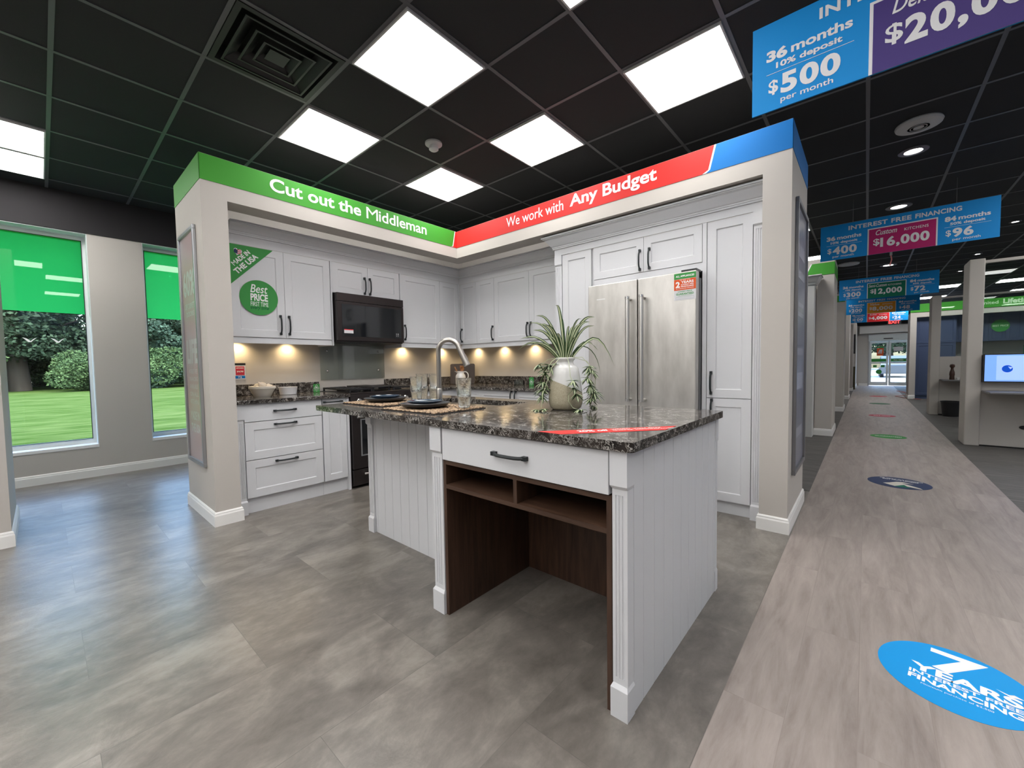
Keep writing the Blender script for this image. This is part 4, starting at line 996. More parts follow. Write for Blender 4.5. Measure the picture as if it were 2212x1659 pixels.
camR = Vector((.76, .65, 0)); camD = Vector((-.65, .76, 0))
def topblade(side, height, droop, w_, depth=0, kink=0):
    # side: reach in screen direction, height: rise above the rim
    pts = []; n = 11
    for i in range(n):
        k = i/(n-1); x = side*(k**1.25); z = height*math.sin(min(k*1.15, 1)*PI/2)-droop*max(0, k-.55)**2*5
        b0 = Vector((.018*side/.2, 0, 0)).x
        p = camR*(b0+x)+camD*(depth*k)+Vector((0, 0, .035+z)); pts.append(p)
    nrm = (camR*.8+camD*random.uniform(-.6, .6)+Vector((0, 0, .1)))
    blade(mb, pts, w_, nrm if abs(side) < .12 else (camD*.4+Vector((0, 0, 1)) if droop > .1 else Vector((0, 0, .6))-camR*math.copysign(.8, side)))
for s_, h_, dr_, w_, dp in ((-.045, .315, 0, .0075, 0), (-.02, .25, 0, .008, .02), (.02, .20, 0, .006, -.03), (-.13, .22, 0, .007, .03), (-.145, .26, 0, .0065, -.02), (-.11, .205, 0, .0075, -.05), (-.175, .23, 0, .006, .05), (-.16, .185, 0, .0075, 0),
   (-.225, .16, .02, .006, .03), (-.235, .13, .05, .0065, -.02), (-.18, .12, .02, .007, -.04), (.055, .205, 0, .006, .04), (.085, .24, 0, .006, -.02), (.095, .215, 0, .007, .02), (.125, .225, 0, .0065, .0), (.155, .255, 0, .0085, .04), (.14, .20, 0, .006, -.04),
   (.10, .17, 0, .007, .05), (.06, .14, 0, .006, -.05), (-.07, .18, 0, .007, .06), (-.05, .16, 0, .0065, -.06), (.24, .155, .17, .007, -.02), (.17, .13, .06, .006, .03), (-.09, .15, 0, .006, .0), (.03, .16, 0, .008, .0)):
    topblade(s_, h_, dr_, w_, dp)
pts = []
for i in range(12):
    k = i/11; a = PI*.95*k; pts.append(camR*(.04+.075*(1-math.cos(a))*1.0)+Vector((0, 0, .06+.09*math.sin(a)-.10*k**2)))
blade(mb, pts, .009, camD)
tt.part('leaf_blades', mb, [M['leaf_g'], M['leaf_w']])
def rosette(mb, c, n, ln, spread=1.0):
    for k in range(n):
        a = 2*PI*k/n+random.uniform(-.3, .3); el = random.uniform(-.9, .5); l = ln*random.uniform(.8, 1.35)
        d = Vector((math.cos(a)*spread, math.sin(a)*spread, el)).normalized(); pts = []
        for i in range(5): q_ = i/4; pts.append(Vector(c)+d*l*q_+Vector((0, 0, -.018*q_*q_)))
        blade(mb, pts, .0062, None)
def trail(start, mids, ros):
    mb = MB(); mb.cur = 1; mb.tube([start]+mids, .0016, 5); mb.cur = 0
    for c, n, ln in ros: rosette(mb, c, n, ln)
    tt.part('trailing_stem', mb, [M['leaf_g'], M['leaf_w']])
def sp(x, z, d): return camR*x+camD*d+Vector((0, 0, z))
# z relative to root (CT+.21): rim at .07, worktop at -.21
for sgn, xs in ((-1, (-.07, -.10, -.115, -.13)), ):
    trail(sp(-.045, .07, -.01), [sp(-.075, .05, -.02), sp(-.105, 0, -.02), sp(-.12, -.08, -.02), sp(-.13, -.15, -.02)], [(sp(-.085, .03, -.02), 14, .05), (sp(-.11, -.01, -.02), 16, .05), (sp(-.122, -.06, -.01), 16, .045), (sp(-.125, -.10, -.02), 16, .05), (sp(-.128, -.135, -.02), 12, .045)])
trail(sp(-.04, .07, .02), [sp(-.09, .06, .05), sp(-.14, .03, .06)], [(sp(-.14, .035, .06), 8, .04), (sp(-.10, .02, .04), 10, .05)])
trail(sp(-.03, .072, -.03), [sp(-.08, .02, -.08), sp(-.13, -.12, -.10), sp(-.14, -.19, -.10)], [(sp(-.125, -.198, -.10), 10, .038), (sp(-.16, -.2, -.09), 8, .035)])
trail(sp(.005, .073, -.05), [sp(.008, .03, -.10), sp(.012, -.03, -.112), sp(.03, -.07, -.12)], [(sp(.025, -.05, -.122), 9, .04), (sp(.03, -.09, -.125), 8, .035), (sp(.04, -.12, -.125), 9, .04)])
trail(sp(.0, -.12, -.12), [sp(0, -.16, -.13), sp(.02, -.19, -.135), sp(.05, -.2, -.14)], [(sp(.055, -.2, -.14), 10, .045)])
trail(sp(.045, .07, 0), [sp(.09, .07, -.01), sp(.125, .03, -.02), sp(.14, -.03, -.02), sp(.135, -.10, -.02), sp(.145, -.16, -.02)], [(sp(.125, .02, -.02), 14, .045), (sp(.14, .0, -.02), 14, .045), (sp(.115, -.04, -.03), 12, .045), (sp(.13, -.08, -.02), 12, .045), (sp(.15, -.12, -.02), 16, .05), (sp(.135, -.15, -.02), 14, .045)])
trail(sp(.045, .071, .03), [sp(.12, .05, .03), sp(.17, -.02, .03), sp(.16, -.18, .03)], [(sp(.155, -.195, .02), 10, .042), (sp(.16, -.11, .03), 8, .06)])

# ================================================================ THINGS ON THE COUNTERS
# cream bowl of garlic
bx_, by_ = -4.03, 1.275
single('mixing_bowl', MB().lathe([(0, 0), (.062, 0), (.066, .004), (.098, .070), (.104, .072), (.104, .092), (.100, .094), (.094, .090), (.06, .012), (0, .01)], (bx_, by_, CT), 40, close=True), M['cream'], 'cream mixing bowl holding garlic bulbs beside the left pier', 'bowl', smooth=35)
gi = 0
for (dx, dy, dz, r) in ((0, 0, .045, .036), (.045, .03, .07, .030), (-.045, .02, .07, .032), (.02, -.05, .07, .03), (-.01, .055, .082, .033), (.0, .0, .098, .034), (-.03, -.03, .09, .028)):
    prof = [(0, -r*.8), (r*.6, -r*.75), (r, -r*.1), (r*.8, r*.5), (r*.3, r*.9), (r*.16, r*1.3), (0, r*1.35)]
    mb = MB(); sg = 18; vs0 = len(mb.v); mb.lathe(prof, (0, 0, 0), sg)
    mb.v = [(x*(1+.08*math.cos(6*math.atan2(y, x))), y*(1+.08*math.cos(6*math.atan2(y, x))), z) for x, y, z in mb.v]
    rot = Matrix.Rotation(random.uniform(-.9, .9), 4, 'X') @ Matrix.Rotation(random.uniform(-.9, .9), 4, 'Y'); mb.v = [tuple(rot @ Vector(p)+Vector((bx_+dx, by_+dy, CT+dz))) for p in mb.v]
    single('garlic_bulb', mb, M['garlic'], 'papery garlic bulb heaped in the cream mixing bowl', 'garlic', 'garlic bulbs in the cream bowl', smooth=60)
single('ramekin', MB().lathe([(0, 0), (.066, 0), (.070, .004), (.078, .068), (.080, .072), (.076, .072), (.068, .008), (0, .006)], (-4.13, 1.525, CT), 40, close=True), M['porcelain'], 'plain white porcelain dish between the cream bowl and the green card', 'bowl', smooth=35)
def tent(x, y, rz, lb, w_=.058, h_=.085):
    tt = Thing('table_sign', lb, 'sign', (x, y, CT), rz, group='small green table signs')
    tt.part('card', MB().box(-w_/2, w_/2, -.0015, .0015, .002, h_), M['sgreen'])
    tt.part('stand', MB().box(-w_/2-.008, w_/2+.008, -.015, .015, 0, .002), M['plate_glass'])
    mb = MB(); q = -.0022; text(mb, 'QUARTZ', (-.018, q, .030), .036, .006, XB, UZ, .02); text(mb, 'COUNTERTOPS', (-.022, q, .021), .044, .005, XB, UZ, .02); text(mb, 'ASK', (-.008, q, .010), .016, .005, XB, UZ, .03)
    for (p_, q_) in (((-.024, .040), (0, .080)), ((0, .080), (.024, .040)), ((-.024, .040), (.024, .040))):
        mb.chunks.append((len(mb.v), len(mb.f))); d = Vector((q_[0]-p_[0], 0, q_[1]-p_[1])).normalized()*.0025; n_ = Vector((-d.z, 0, d.x)); mb.poly([Vector((p_[0], q, p_[1]))+n_*.5, Vector((p_[0], q, p_[1]))-n_*.5, Vector((q_[0], q, q_[1]))-n_*.5, Vector((q_[0], q, q_[1]))+n_*.5])
    mb.chunks.append((len(mb.v), len(mb.f))); mb.poly([(-.012, q, .046), (.014, q, .046), (.004, q, .056), (-.004, q, .062)])
    tt.part('lettering', mb, M['signw'])
tent(-4.20, 1.82, 1.1, 'small green triangle-marked table sign left of the range')
tent(-2.93, 3.72, .25, 'small green table sign on the far worktop behind the plant', .056, .10)
# price card on wall
tt = Thing('price_card', 'small red, white and blue price card with black top on the wall by the pier', 'sign', (-4.328, 1.17, 1.065))
tt.part('card', MB().box(-4.3295, -4.325, 1.10, 1.238, 1.065, 1.195), M['signw'], world=True)
tt.part('black_top', MB().box(-4.325, -4.324, 1.10, 1.238, 1.195-.0, 1.215).box(-4.3295, -4.325, 1.10, 1.238, 1.195, 1.215), M['blackp'], world=True)
tt.part('red_field', MB().box(-4.325, -4.3242, 1.158, 1.228, 1.105, 1.185), M['pred'], world=True)
tt.part('blue_field', MB().box(-4.325, -4.3242, 1.10, 1.232, 1.075, 1.10), M['blue'], world=True)
mb = MB(); text(mb, 'KITCHENS', (-4.3236, 1.165, 1.165), .056, .010, XA, UZ, .02); text(mb, '$16,763', (-4.3236, 1.168, 1.130), .05, .016, XA, UZ, .03); text(mb, '72', (-4.3236, 1.175, 1.080), .03, .014, XA, UZ, .02)
tt.part('lettering', mb, M['white'], world=True)
# acrylic holder
tt = Thing('acrylic_holder', 'clear acrylic card holder beside the green sign on the far worktop', 'card holder', (-3.13, 3.74, CT), .25)
tt.part('box', MB().box(-.06, .06, -.02, -.017, .004, .065).box(-.06, .06, .017, .02, .004, .075).box(-.06, -.057, -.017, .017, .004, .065).box(.057, .06, -.017, .017, .004, .065), M['plate_glass'])
tt.part('base', MB().box(-.065, .065, -.03, .03, 0, .004), M['plate_glass'])
# cutting board leaning in the corner, facing the camera
cbx, cby = -4.09, 3.70
mb = MB(); W_, H_ = .165, .275; pts = []; r = .02
for (cx_, cz_, a0) in ((W_-r, r, -PI/2), (W_-r, H_-r, 0), (-W_+r, H_-r, PI/2), (-W_+r, r, PI)):
    for k in range(5): a = a0+PI/2*k/4; pts.append((cx_+r*math.cos(a), cz_+r*math.sin(a)))
mb.prism(pts, 'y', 0, .018)
mt = Matrix.Translation((cbx, cby, CT+.003)) @ Matrix.Rotation(.72, 4, 'Z') @ Matrix.Rotation(-.15, 4, 'X'); mb.v = [tuple(mt @ Vector(p)) for p in mb.v]
single('cutting_board', mb, M['board'], 'dark wooden cutting board leaning in the worktop corner', 'cutting board', bevel=.003)
# white pitcher with utensils
px_, py_ = -3.975, 3.565
tt = Thing('pitcher', 'white ceramic pitcher holding wooden spoons in front of the cutting board', 'pitcher', (px_, py_, CT))
prof = [(0, 0), (.062, 0), (.066, .006), (.066, .04), (.064, .042), (.066, .044), (.066, .08), (.064, .082), (.066, .084), (.066, .105), (.060, .128), (.046, .146), (.046, .155), (.052, .175), (.050, .177), (.043, .158), (.043, .14), (.055, .12), (.058, .02), (0, .015)]
mb = MB().lathe(prof, seg=40, close=True); out_ = []
dl = -Vector((.76, .65, 0))
for p in mb.v:
    k = max(0, (p[2]-.15)/.027); c_ = (p[0]*dl.x+p[1]*dl.y)/.05; s_ = k*max(0, c_)**3*.028; out_.append((p[0]+dl.x*s_, p[1]+dl.y*s_, p[2]+max(0, s_)*.1))
mb.v = out_; tt.part('body', mb, M['ceramic'], smooth=40)
hr = Vector((.76, .65, 0)); pts = []
for k in range(13): a = -PI*.42+PI*1.0*k/12; pts.append(hr*(.058+.036*math.cos(a)*1.15)+Vector((0, 0, .118+.052*math.sin(a))))
tt.part('handle', MB().tube(pts, .0065, 10), M['ceramic'], smooth=50)
def spoon(name, lb, base, tip, kind):
    b, q = Vector(base), Vector(tip); d = (q-b).normalized(); mb = MB()
    if kind == 'spoon':
        mb.tube([b, b+(q-b)*.75], .005, 8); nrm = Vector((.65, -.76, .1)); c_ = q-d*.028
        sd_ = d.cross(nrm).normalized(); n2_ = sd_.cross(d)
        for s2 in (1,):
            vs_ = []; rr = 6; sg = 16
            for i in range(rr+1):
                for k in range(sg):
                    a = 2*PI*k/sg; f_ = i/rr; vs_.append(c_+d*(.034*f_*math.cos(a))+sd_*(.024*f_*math.sin(a))-n2_*(.012*(1-f_*f_)))
            mb.faces(vs_, [(i*sg+k, i*sg+(k+1) % sg, (i+1)*sg+(k+1) % sg, (i+1)*sg+k) for i in range(rr) for k in range(sg)])
            mb.faces([v+n2_*-.004 for v in vs_], [((i+1)*sg+k, (i+1)*sg+(k+1) % sg, i*sg+(k+1) % sg, i*sg+k) for i in range(rr) for k in range(sg)])
    elif kind == 'spatula':
        mb.tube([b, b+(q-b)*.7], .005, 8); sd_ = d.cross(Vector((.65, -.76, .1))).normalized(); n2_ = sd_.cross(d); c0_ = b+(q-b)*.66
        for s2 in (-1, 1): pass
        A_ = [c0_-sd_*.010, c0_+sd_*.010, q+sd_*.026, q-sd_*.026]
        mb.faces([p+n2_*.003 for p in A_]+[p-n2_*.003 for p in A_], [(0, 1, 2, 3), (7, 6, 5, 4), (0, 4, 5, 1), (1, 5, 6, 2), (2, 6, 7, 3), (3, 7, 4, 0)])
    else: mb.tube([b, b+(q-b)*.3, b+(q-b)*.7, q], [.005, .006, .0085, .007], 10)
    single(name, mb, M['spoon'], lb, 'utensil', 'wooden utensils in the pitcher', smooth=50)
R3 = Vector((.76, .65, 0)); P0 = Vector((px_, py_, CT))
spoon('wooden_spoon', 'wooden spoon with rounded bowl standing upright in the pitcher', P0+R3*-.01+Vector((0, 0, .02)), P0+R3*.028+Vector((0, 0, .235)), 'spoon')
spoon('wooden_spatula', 'square-ended wooden spatula behind the spoon in the pitcher', P0+R3*-.015+Vector((-.01, .012, .02)), P0+R3*.012+Vector((-.012, .016, .25)), 'spatula')
spoon('wooden_utensil', 'slim wooden utensil handle leaning left out of the pitcher', P0+R3*.03+Vector((.005, -.01, .02)), P0+R3*-.075+Vector((0, 0, .235)), 'handle')
# paper towel stand
tt = Thing('towel_holder', 'white and chrome upright stand on the worktop right of the range', 'stand', (-4.18, 3.28, CT))
tt.part('base', MB().lathe([(0, 0), (.055, 0), (.055, .014), (.05, .018), (0, .018)], seg=28), M['ceramic'], smooth=40)
tt.part('rod', MB().tube([(0, 0, .018), (0, 0, .155)], .004, 8), M['chrome'])

# ================================================================ HANGING SIGNS
def hang(y, z0, H, wt, center, big, left, right, title, lb, cscript=.18):
    W = 1.452; x0 = .27-W/2
    tt = Thing('hanging_sign', lb, 'hanging sign', (.27, y, z0), group='hanging financing signs over the aisle')
    tt.part('panel', MB().box(-W/2, W/2, -.004, .004, 0, H), M['sblue'])
    k = H/.415; cx0 = -W/2+.440; cx1 = W/2-.440
    tt.part('border', MB().box(cx0, cx1, -.0055, -.0042, 0, .300*k), M['signw'])
    tt.part('centre_field', MB().box(cx0+.012, cx1-.012, -.0068, -.0056, 0, .288*k), M[wt])
    mb = MB(); f_ = -.0085; g_ = -.0055
    [text(mb, w_, (x_, g_, .328*k), W_, .050*k, XB, UZ, .03, space=1.05) for w_, x_, W_ in (('INTEREST', -.46, .345), ('FREE', -.085, .165), ('FINANCING', .11, .35))]
    def col(xc, a, b, c):
        text(mb, a[0], (xc-.165, g_, .232*k), .085, .052*k, XB, UZ, .05); text(mb, 'months', (xc-.065, g_, .236*k), .225, .044*k, XB, UZ, .03)
        text(mb, b, (xc-.125, g_, .183*k), .25, .036*k, XB, UZ, .03); mb.chunks.append((len(mb.v), len(mb.f))); mb.box(xc-.165, xc+.165, g_, g_+.001, .172*k, .174*k)
        if c:
            text(mb, '$', (xc-.155, g_, .072*k), .04, .07*k, XB, UZ, .02); text(mb, c, (xc-.105, g_, .062*k), .075*len(c), .095*k, XB, UZ, .040, space=1.12)
            text(mb, 'per month', (xc-.105, g_, .018*k), .20, .034*k, XB, UZ, .012)
    col(-W/2+.225, ('36',), '10% deposit', left); 
    if right: col(W/2-.225, ('84',), '50% deposit', right)
    if title: text(mb, title, (-.215 if len(title) < 9 else -.262, f_, .213*k), cscript, .058*k, XB, UZ, .012, .3)
    text(mb, 'KITCHENS', (.025, f_, .217*k), .19, .030*k, XB, UZ, .01, space=1.1)
    text(mb, '$', (-.235, f_, .09*k), .055, .085*k, XB, UZ, .02); text(mb, big, (-.175, f_, .055*k), .40, .125*k, XB, UZ, .040, space=1.12)
    tt.part('lettering', mb, M['signw'])
    for x in (-.42, .42): tt.part('wire', MB().tube([(x, 0, H), (x, 0, CEIL-z0-.004)], .0012, 5), M['wire'])
hang(2.40, 2.38, .415, 'purple', 'Deluxe', '20,000', '500', None, 'Deluxe', 'blue and purple hanging sign offering twenty thousand, cut by the top right corner')
hang(6.41, 2.38, .415, 'magenta', 'Custom', '16,000', '400', '96', 'Custom', 'blue hanging sign with a magenta sixteen thousand field')
hang(11.0, 2.39, .420, 'dgreen', 'Semi', '12,000', '300', '72', 'Semi-Custom', 'blue hanging sign with a dark green twelve thousand field', .27)
hang(14.62, 2.395, .40, 'orange', 'Value', '8,000', '200', '48', 'Value', 'blue hanging sign with an orange eight thousand field')
hang(18.4, 2.43, .40, 'sred', 'Budget', '4,000', '100', '24', 'Budget', 'blue hanging sign with a red four thousand field, farthest of all')
single('exit_sign', MB().box(.58, .95, 21.0, 21.05, 2.46, 2.66), M['blackp'], 'black exit sign box with red letters behind the farthest hanging sign', 'exit sign')
eo = bpy.context.scene.objects.get('exit_sign')
mb = MB(); text(mb, 'EXIT', (-.16, -.031, .04), .32, .12, XB, UZ, .03); o_ = link('lettering', mb.mesh('lettering', M['exit']), eo)
link('stem', MB().box(-.01, .01, -.01, .01, .20, CEIL-2.46-.005).mesh('stem', M['blackp']), eo)

# ================================================================ FLOOR DECALS
def decal(x, y, r, m_, lb, lines, tilt=-.12, sub=None):
    tt = Thing('floor_decal', lb, 'floor sticker', (x, y, 0.0), tilt, group='round floor stickers along the aisle')
    tt.part('vinyl', MB().lathe([(r, .0002), (r, .0010), (0, .0010)], seg=64), m_)
    mb = MB()
    for (s_, ox, oy, W, H, b) in lines: text(mb, s_, (ox, oy, .0016), W, H, (1, 0, 0), (0, 1, 0), b)
    if lines: tt.part('lettering', mb, M['white'])
    return tt
d1 = decal(.262, 2.108, .207, M['disc'], 'bright blue round floor sticker reading 7 Years interest free financing', [('7', -.070, .020, .15, .150, .03), ('YEARS', -.115, -.030, .27, .052, .04), ('INTEREST FREE', -.115, -.058, .27, .023, .025), ('FINANCING', -.115, -.096, .27, .032, .035), ('Minimum purchase of $2,500', -.08, -.118, .17, .012, .0)], -.14)
tk = MB().poly([(.095, .040, .0016), (.125, .032, .0016), (.137, .042, .0016), (.160, .032, .0016), (.142, .027, .0016), (.130, .020, .0016)]); d1.part('arrow', tk, M['white'])
d2_ = decal(.250, 5.215, .222, M['navyb'], 'dark violet round floor sticker with figures and white lettering', [('ASK ABOUT OUR FINANCING', -.15, .125, .30, .026, .02), ('BEST PRICE PROMISE', -.125, .09, .25, .026, .02)], -.14)
d2_.part('figure_print', MB().poly([(-.10, -.09, .0016), (-.06, -.04, .0016), (-.02, .03, .0016), (.02, .05, .0016), (.10, .02, .0016), (.02, .0, .0016), (.15, -.10, .0016), (.17, -.14, .0016), (.05, -.10, .0016), (.0, -.16, .0016), (-.05, -.13, .0016)]), M['cream'])
d2_.part('green_print', MB().poly([(-.02, -.17, .0022), (.04, -.06, .0022), (.09, -.15, .0022)]), M['dgreen'])
decal(.267, 8.3, .205, M['sgreen'], 'green round floor sticker with white lettering, third along the aisle', [('GUARANTEED', -.15, -.03, .3, .07, .02)], -.05)
decal(.263, 11.32, .21, M['pred'], 'red round floor sticker, fourth along the aisle', [('SALE NOW', -.13, -.04, .26, .09, .02)], -.05)
decal(.285, 14.41, .215, M['ddg'], 'dark green round floor sticker, fifth along the aisle', [], 0)
decal(.30, 17.3, .215, M['pred'], 'faded pink-red round floor sticker, farthest along the aisle', [], 0)
pts = [Vector((.93+.18*math.cos(a), 18.0+.35*math.sin(a), .006+.14*max(0, math.sin(a*.5)))) for a in [k*.45 for k in range(14)]]
pts += [Vector((.7, 17.6, .006)), Vector((.85, 16.9, .006)), Vector((1.2, 16.4, .006))]
single('extension_cord', MB().tube(pts, .006, 6), M['cordr'], 'thin red cord looped on the floor near the far display pier', 'cord', smooth=60)

# ================================================================ NEXT DISPLAYS ALONG THE AISLE
t = cabinet('tall_cabinet', 'tall pale grey two-door cabinet of the next display past the right pier', 'cabinet', (-1.63, 7.60, 0), 0, 1.02, 2.28, .26,
   [('door', 0, .90, .50, 1.36), ('door', .50, .90, .42, 1.36), ('door', 0, .11, .50, .78), ('door', .50, .11, .42, .78)], body=M['greycab'], fm=M['greycab'], toe=(.04, .1), body_z0=.1)
t.part('side_panel', MB().box(.93, 1.025, -.004, .24, 0, 2.28), M['greycab'])
t.part('crown', MB().sweep(crown_prof(2.281, 2.42, 2.29, .09), [(0, 0), (1.025, 0), (1.025, .24)], side=1), M['greycab'], smooth=30)
t = Thing('header_banner', 'green header banner with slanted edge on the next display past the pier', 'banner', (-.6, 7.87, 2.45))
t.part('panel', MB().prism([(-.74, 2.46), (-.383, 2.46), (-.383, 2.64), (-.66, 2.64)], 'y', 7.862, 7.8695).box(-.3845, -.382, 7.862, 8.7, 2.46, 2.64), M['green'], world=True)
t.part('stripe', MB().prism([(-.755, 2.46), (-.74, 2.46), (-.66, 2.64), (-.675, 2.64)], 'y', 7.862, 7.8695), M['white'], world=True)
t = Thing('header_banner', 'small green header banner behind the left end of the twelve thousand sign', 'banner', (-.6, 11.8, 2.45))
t.part('panel', MB().box(-1.6, -.383, 11.792, 11.7995, 2.46, 2.60), M['green'], world=True)
t = cabinet('wall_cabinet', 'small black wall cabinet at the far end of the aisle on the left', 'cabinet', (-.60, 20.7, 1.405), 0, .27, .75, .33, [('door', 0, 0, .27, .75)], body=M['blackp'], fm=M['blackp'])
t = cabinet('base_cabinet', 'dark olive base cabinet at the far end of the aisle on the left', 'cabinet', (-.60, 20.9, 0), 0, .28, .9, .6, [('door', 0, .1, .28, .8)], body=M['olive'], fm=M['olive'])

# ================================================================ DESK PARTITIONS ON THE RIGHT
def partition(y, label, wx):
    tt = Thing('desk_partition', label, 'partition', (1.07, y, 0))
    tt.part('post', MB().box(-.07, .07, 0, .42, 0, 2.445), M['wall'], bevel=.01)
    tt.part('panel', MB().box(.071, wx, .02, .10, .02, 1.20), M['wall'])
    tt.part('skirting', MB().box(.071, wx, .03, .09, 0, .019), M['blackp'])
    tt.part('glass_screen', MB().box(.071, wx, .05, .058, 1.20, 2.38), M['screen_glass'])
    tt.part('top_rail', MB().box(.071, wx, .03, .08, 2.385, 2.42), M['wall'])
    return tt
partition(8.04, 'beige desk partition with wide post, glass screen and television on the right', 2.6)
partition(12.1, 'beige desk partition with slim post and glass screen farther down the aisle', 2.6)
t = Thing('end_post', 'slim grey upright post at the right edge of the glass screen', 'post', (3.02, 15.6, 0)); t.part('shaft', MB().box(-.05, .05, -.05, .05, 0, 2.6), M['alu'])
t = Thing('television', 'wall television showing a pale blue page with a dark blue globe', 'television', (1.142, 8.0, .845))
t.part('bezel', MB().box(0, 1.05, -.03, .058, 0, .36), M['blackp'])
t.part('screen', MB().box(.012, 1.04, -.0315, -.0302, .012, .35), M['screen'])
t.part('page', MB().box(.11, 1.0, -.033, -.0317, .03, .335), M['screen2'])
t.part('globe', MB().lathe([(.045, 0), (.045, -.001), (0, -.001)], (.20, -.033, .172), 32, axis='y').box(.36, .50, -.0345, -.0335, .272, .284), M['screen3'])
t.part('text_rows', MB().box(.37, .41, -.0345, -.0335, .25, .253).box(.37, .41, -.0345, -.0335, .23, .233).box(.37, .41, -.0345, -.0335, .21, .213).box(.37, .41, -.0345, -.0335, .19, .193).box(.37, .41, -.0345, -.0335, .17, .173), M['screen3'])
t.part('arrow', MB().poly([(.205, -.0346, .20), (.245, -.0346, .19), (.225, -.0346, .165)]), M['screen2'])
def desk(y, lb):
    t = Thing('desk_shelf', lb, 'desk', (1.145, y, .715)); t.part('top', MB().box(0, 1.4, -.42, .058, .0, .022), M['grey_frame'], bevel=.003); t.part('bracket', MB().box(.5, .52, -.3, .058, -.12, -.0005), M['black'])
desk(8.0, 'dark floating desk shelf under the television'); desk(12.06, 'dark floating desk shelf with pepper mill on the farther partition')
single('cable_grommet', MB().lathe([(.05, 0), (.05, -.008), (.035, -.008), (.035, -.002), (0, -.002)], (1.52, 8.059, .275), 24, axis='y', sy=.5), M['blackp'], 'oval black cable grommet low on the desk partition', 'grommet')
t = Thing('waste_bin', 'black waste bin on the floor beside the slim desk post', 'bin', (1.30, 11.93, 0))
t.part('bucket', MB().lathe([(0, 0), (.12, 0), (.15, .30), (.143, .30), (.114, .012), (0, .012)], seg=32, close=True), M['blackp'], smooth=40)
t.part('rim', MB().lathe([(.151, .285), (.156, .287), (.156, .303), (.146, .303)], seg=32, close=True), M['blackp'], smooth=40)
single('pepper_mill', MB().lathe([(0, 0), (.036, 0), (.038, .02), (.034, .07), (.040, .10), (.036, .15), (.022, .20), (.020, .235), (.034, .25), (.038, .275), (.030, .30), (0, .31)], (1.29, 11.85, .737), 24), M['mill'], 'tall dark wooden pepper mill on the farther desk shelf', 'pepper mill', smooth=50)
single('espresso_cup', MB().lathe([(0, 0), (.022, 0), (.03, .045), (.027, .045), (.02, .006), (0, .006)], (1.37, 11.83, .737), 20, close=True), M['ceramic'], 'small white cup beside the pepper mill', 'cup', smooth=40)
single('serving_board', MB().box(1.43, 1.62, 11.72, 11.95, .737, .752), M['board'], 'low dark board lying on the farther desk shelf', 'board')
def soap(x, y, z, lb, s_=1):
    t = Thing('soap_bottle', lb, 'soap bottle', (x, y, z), group='green soap bottles on the far counter')
    t.part('bottle', MB().lathe([(0, 0), (.035*s_, 0), (.04*s_, .01), (.04*s_, .12*s_), (.018*s_, .15*s_), (0, .15*s_)], seg=20), M['soap'], smooth=40)
    t.part('pump', MB().tube([(0, 0, .15*s_), (0, 0, .20*s_)], .008, 8).tube([(0, 0, .20*s_), (.04, 0, .20*s_)], .008, 8), M['white_pl'])
# navy kitchen behind
BK = 17.395
t = cabinet('tall_cabinet', 'tall navy blue cabinet beside the far display pier', 'cabinet', (1.085, 16.79, 0), 0, .80, 2.36, .6, [('door', 0, .1, .40, 1.5), ('door', .40, .1, .40, 1.5), ('door', 0, 1.61, .40, .74), ('door', .40, 1.61, .40, .74)], body=M['bluecab'], fm=M['bluecab'])
t.part('handle', MB().tube([(.30, -.02, .95), (.48, -.02, .95)], .007, 8).tube([(.30, -.02, 1.03), (.48, -.02, 1.03)], .007, 8), M['chrome'])
for k in range(4):
    cabinet('wall_cabinet', ('navy wall cabinet next to the tall navy unit', 'navy wall cabinet second from the tall navy unit', 'navy wall cabinet carrying the round green sticker', 'navy wall cabinet at the right edge of the far display')[k], 'cabinet', (1.89+k*.62, 17.04, 1.62), 0, .618, .80, .35, [('door', 0, 0, .309, .80), ('door', .309, 0, .309, .80)], body=M['bluecab'], fm=M['bluecab'])
t = Thing('round_sticker', 'round green sticker on the far navy wall cabinet', 'sticker', (2.72, 17.03, 1.86)); t.part('vinyl', MB().lathe([(.165, 0), (.165, -.001), (0, -.001)], (0, 0, .165), 40, axis='y'), M['sgreen'])
mb = MB(); text(mb, 'BEST PRICE', (-.14, -.0022, .14), .28, .05, XB, UZ, .03); t.part('lettering', mb, M['palegreen'])
cabinet('base_cabinet', 'navy base cabinets under the far display worktop', 'cabinet', (1.89, 16.79, 0), 0, 2.48, .88, .6, [('door', k*.62, .1, .62, .78) for k in range(4)], body=M['bluecab'], fm=M['bluecab'])
single('worktop', MB().box(1.89, 4.37, 16.76, 17.39, .8805, .915), M['quartz'], 'dark worktop of the far navy kitchen', 'worktop')
soap(1.28, 8.35, 1.2, 'x') if False else None
t = Thing('side_counter', 'pale display counter behind the glass screens carrying soap bottles', 'counter', (2.0, 13.4, 0)); t.part('body', MB().box(-.6, 2.4, 0, .5, 0, 1.17), M['wall']); t.part('top', MB().box(-.62, 2.42, -.02, .52, 1.1705, 1.2), M['trimw'])
t.o.location = (2.3, 9.2, 0)
soap(1.80, 9.35, 1.201, 'green pump soap bottle behind the wide desk post', 1.5) if False else soap(1.76, 9.35, 1.2005, 'green pump soap bottle behind the glass next to the television', 1.1)
t2 = Thing('coffee_machine', 'small grey appliance behind the glass above the television', 'appliance', (2.12, 9.4, 1.2005)); t2.part('body', MB().box(-.08, .08, -.08, .08, 0, .12), M['alu']); t2.part('lid', MB().box(-.09, .09, -.09, .09, .1205, .15), M['blackp'])
t = Thing('header_banner', 'green far header banner reading Unlimited Lifetime', 'banner', (3.5, 16.62, 2.50))
t.part('panel', MB().box(.943, 6.2, 16.6, 16.62, 2.501, 2.735), M['green'], world=True)
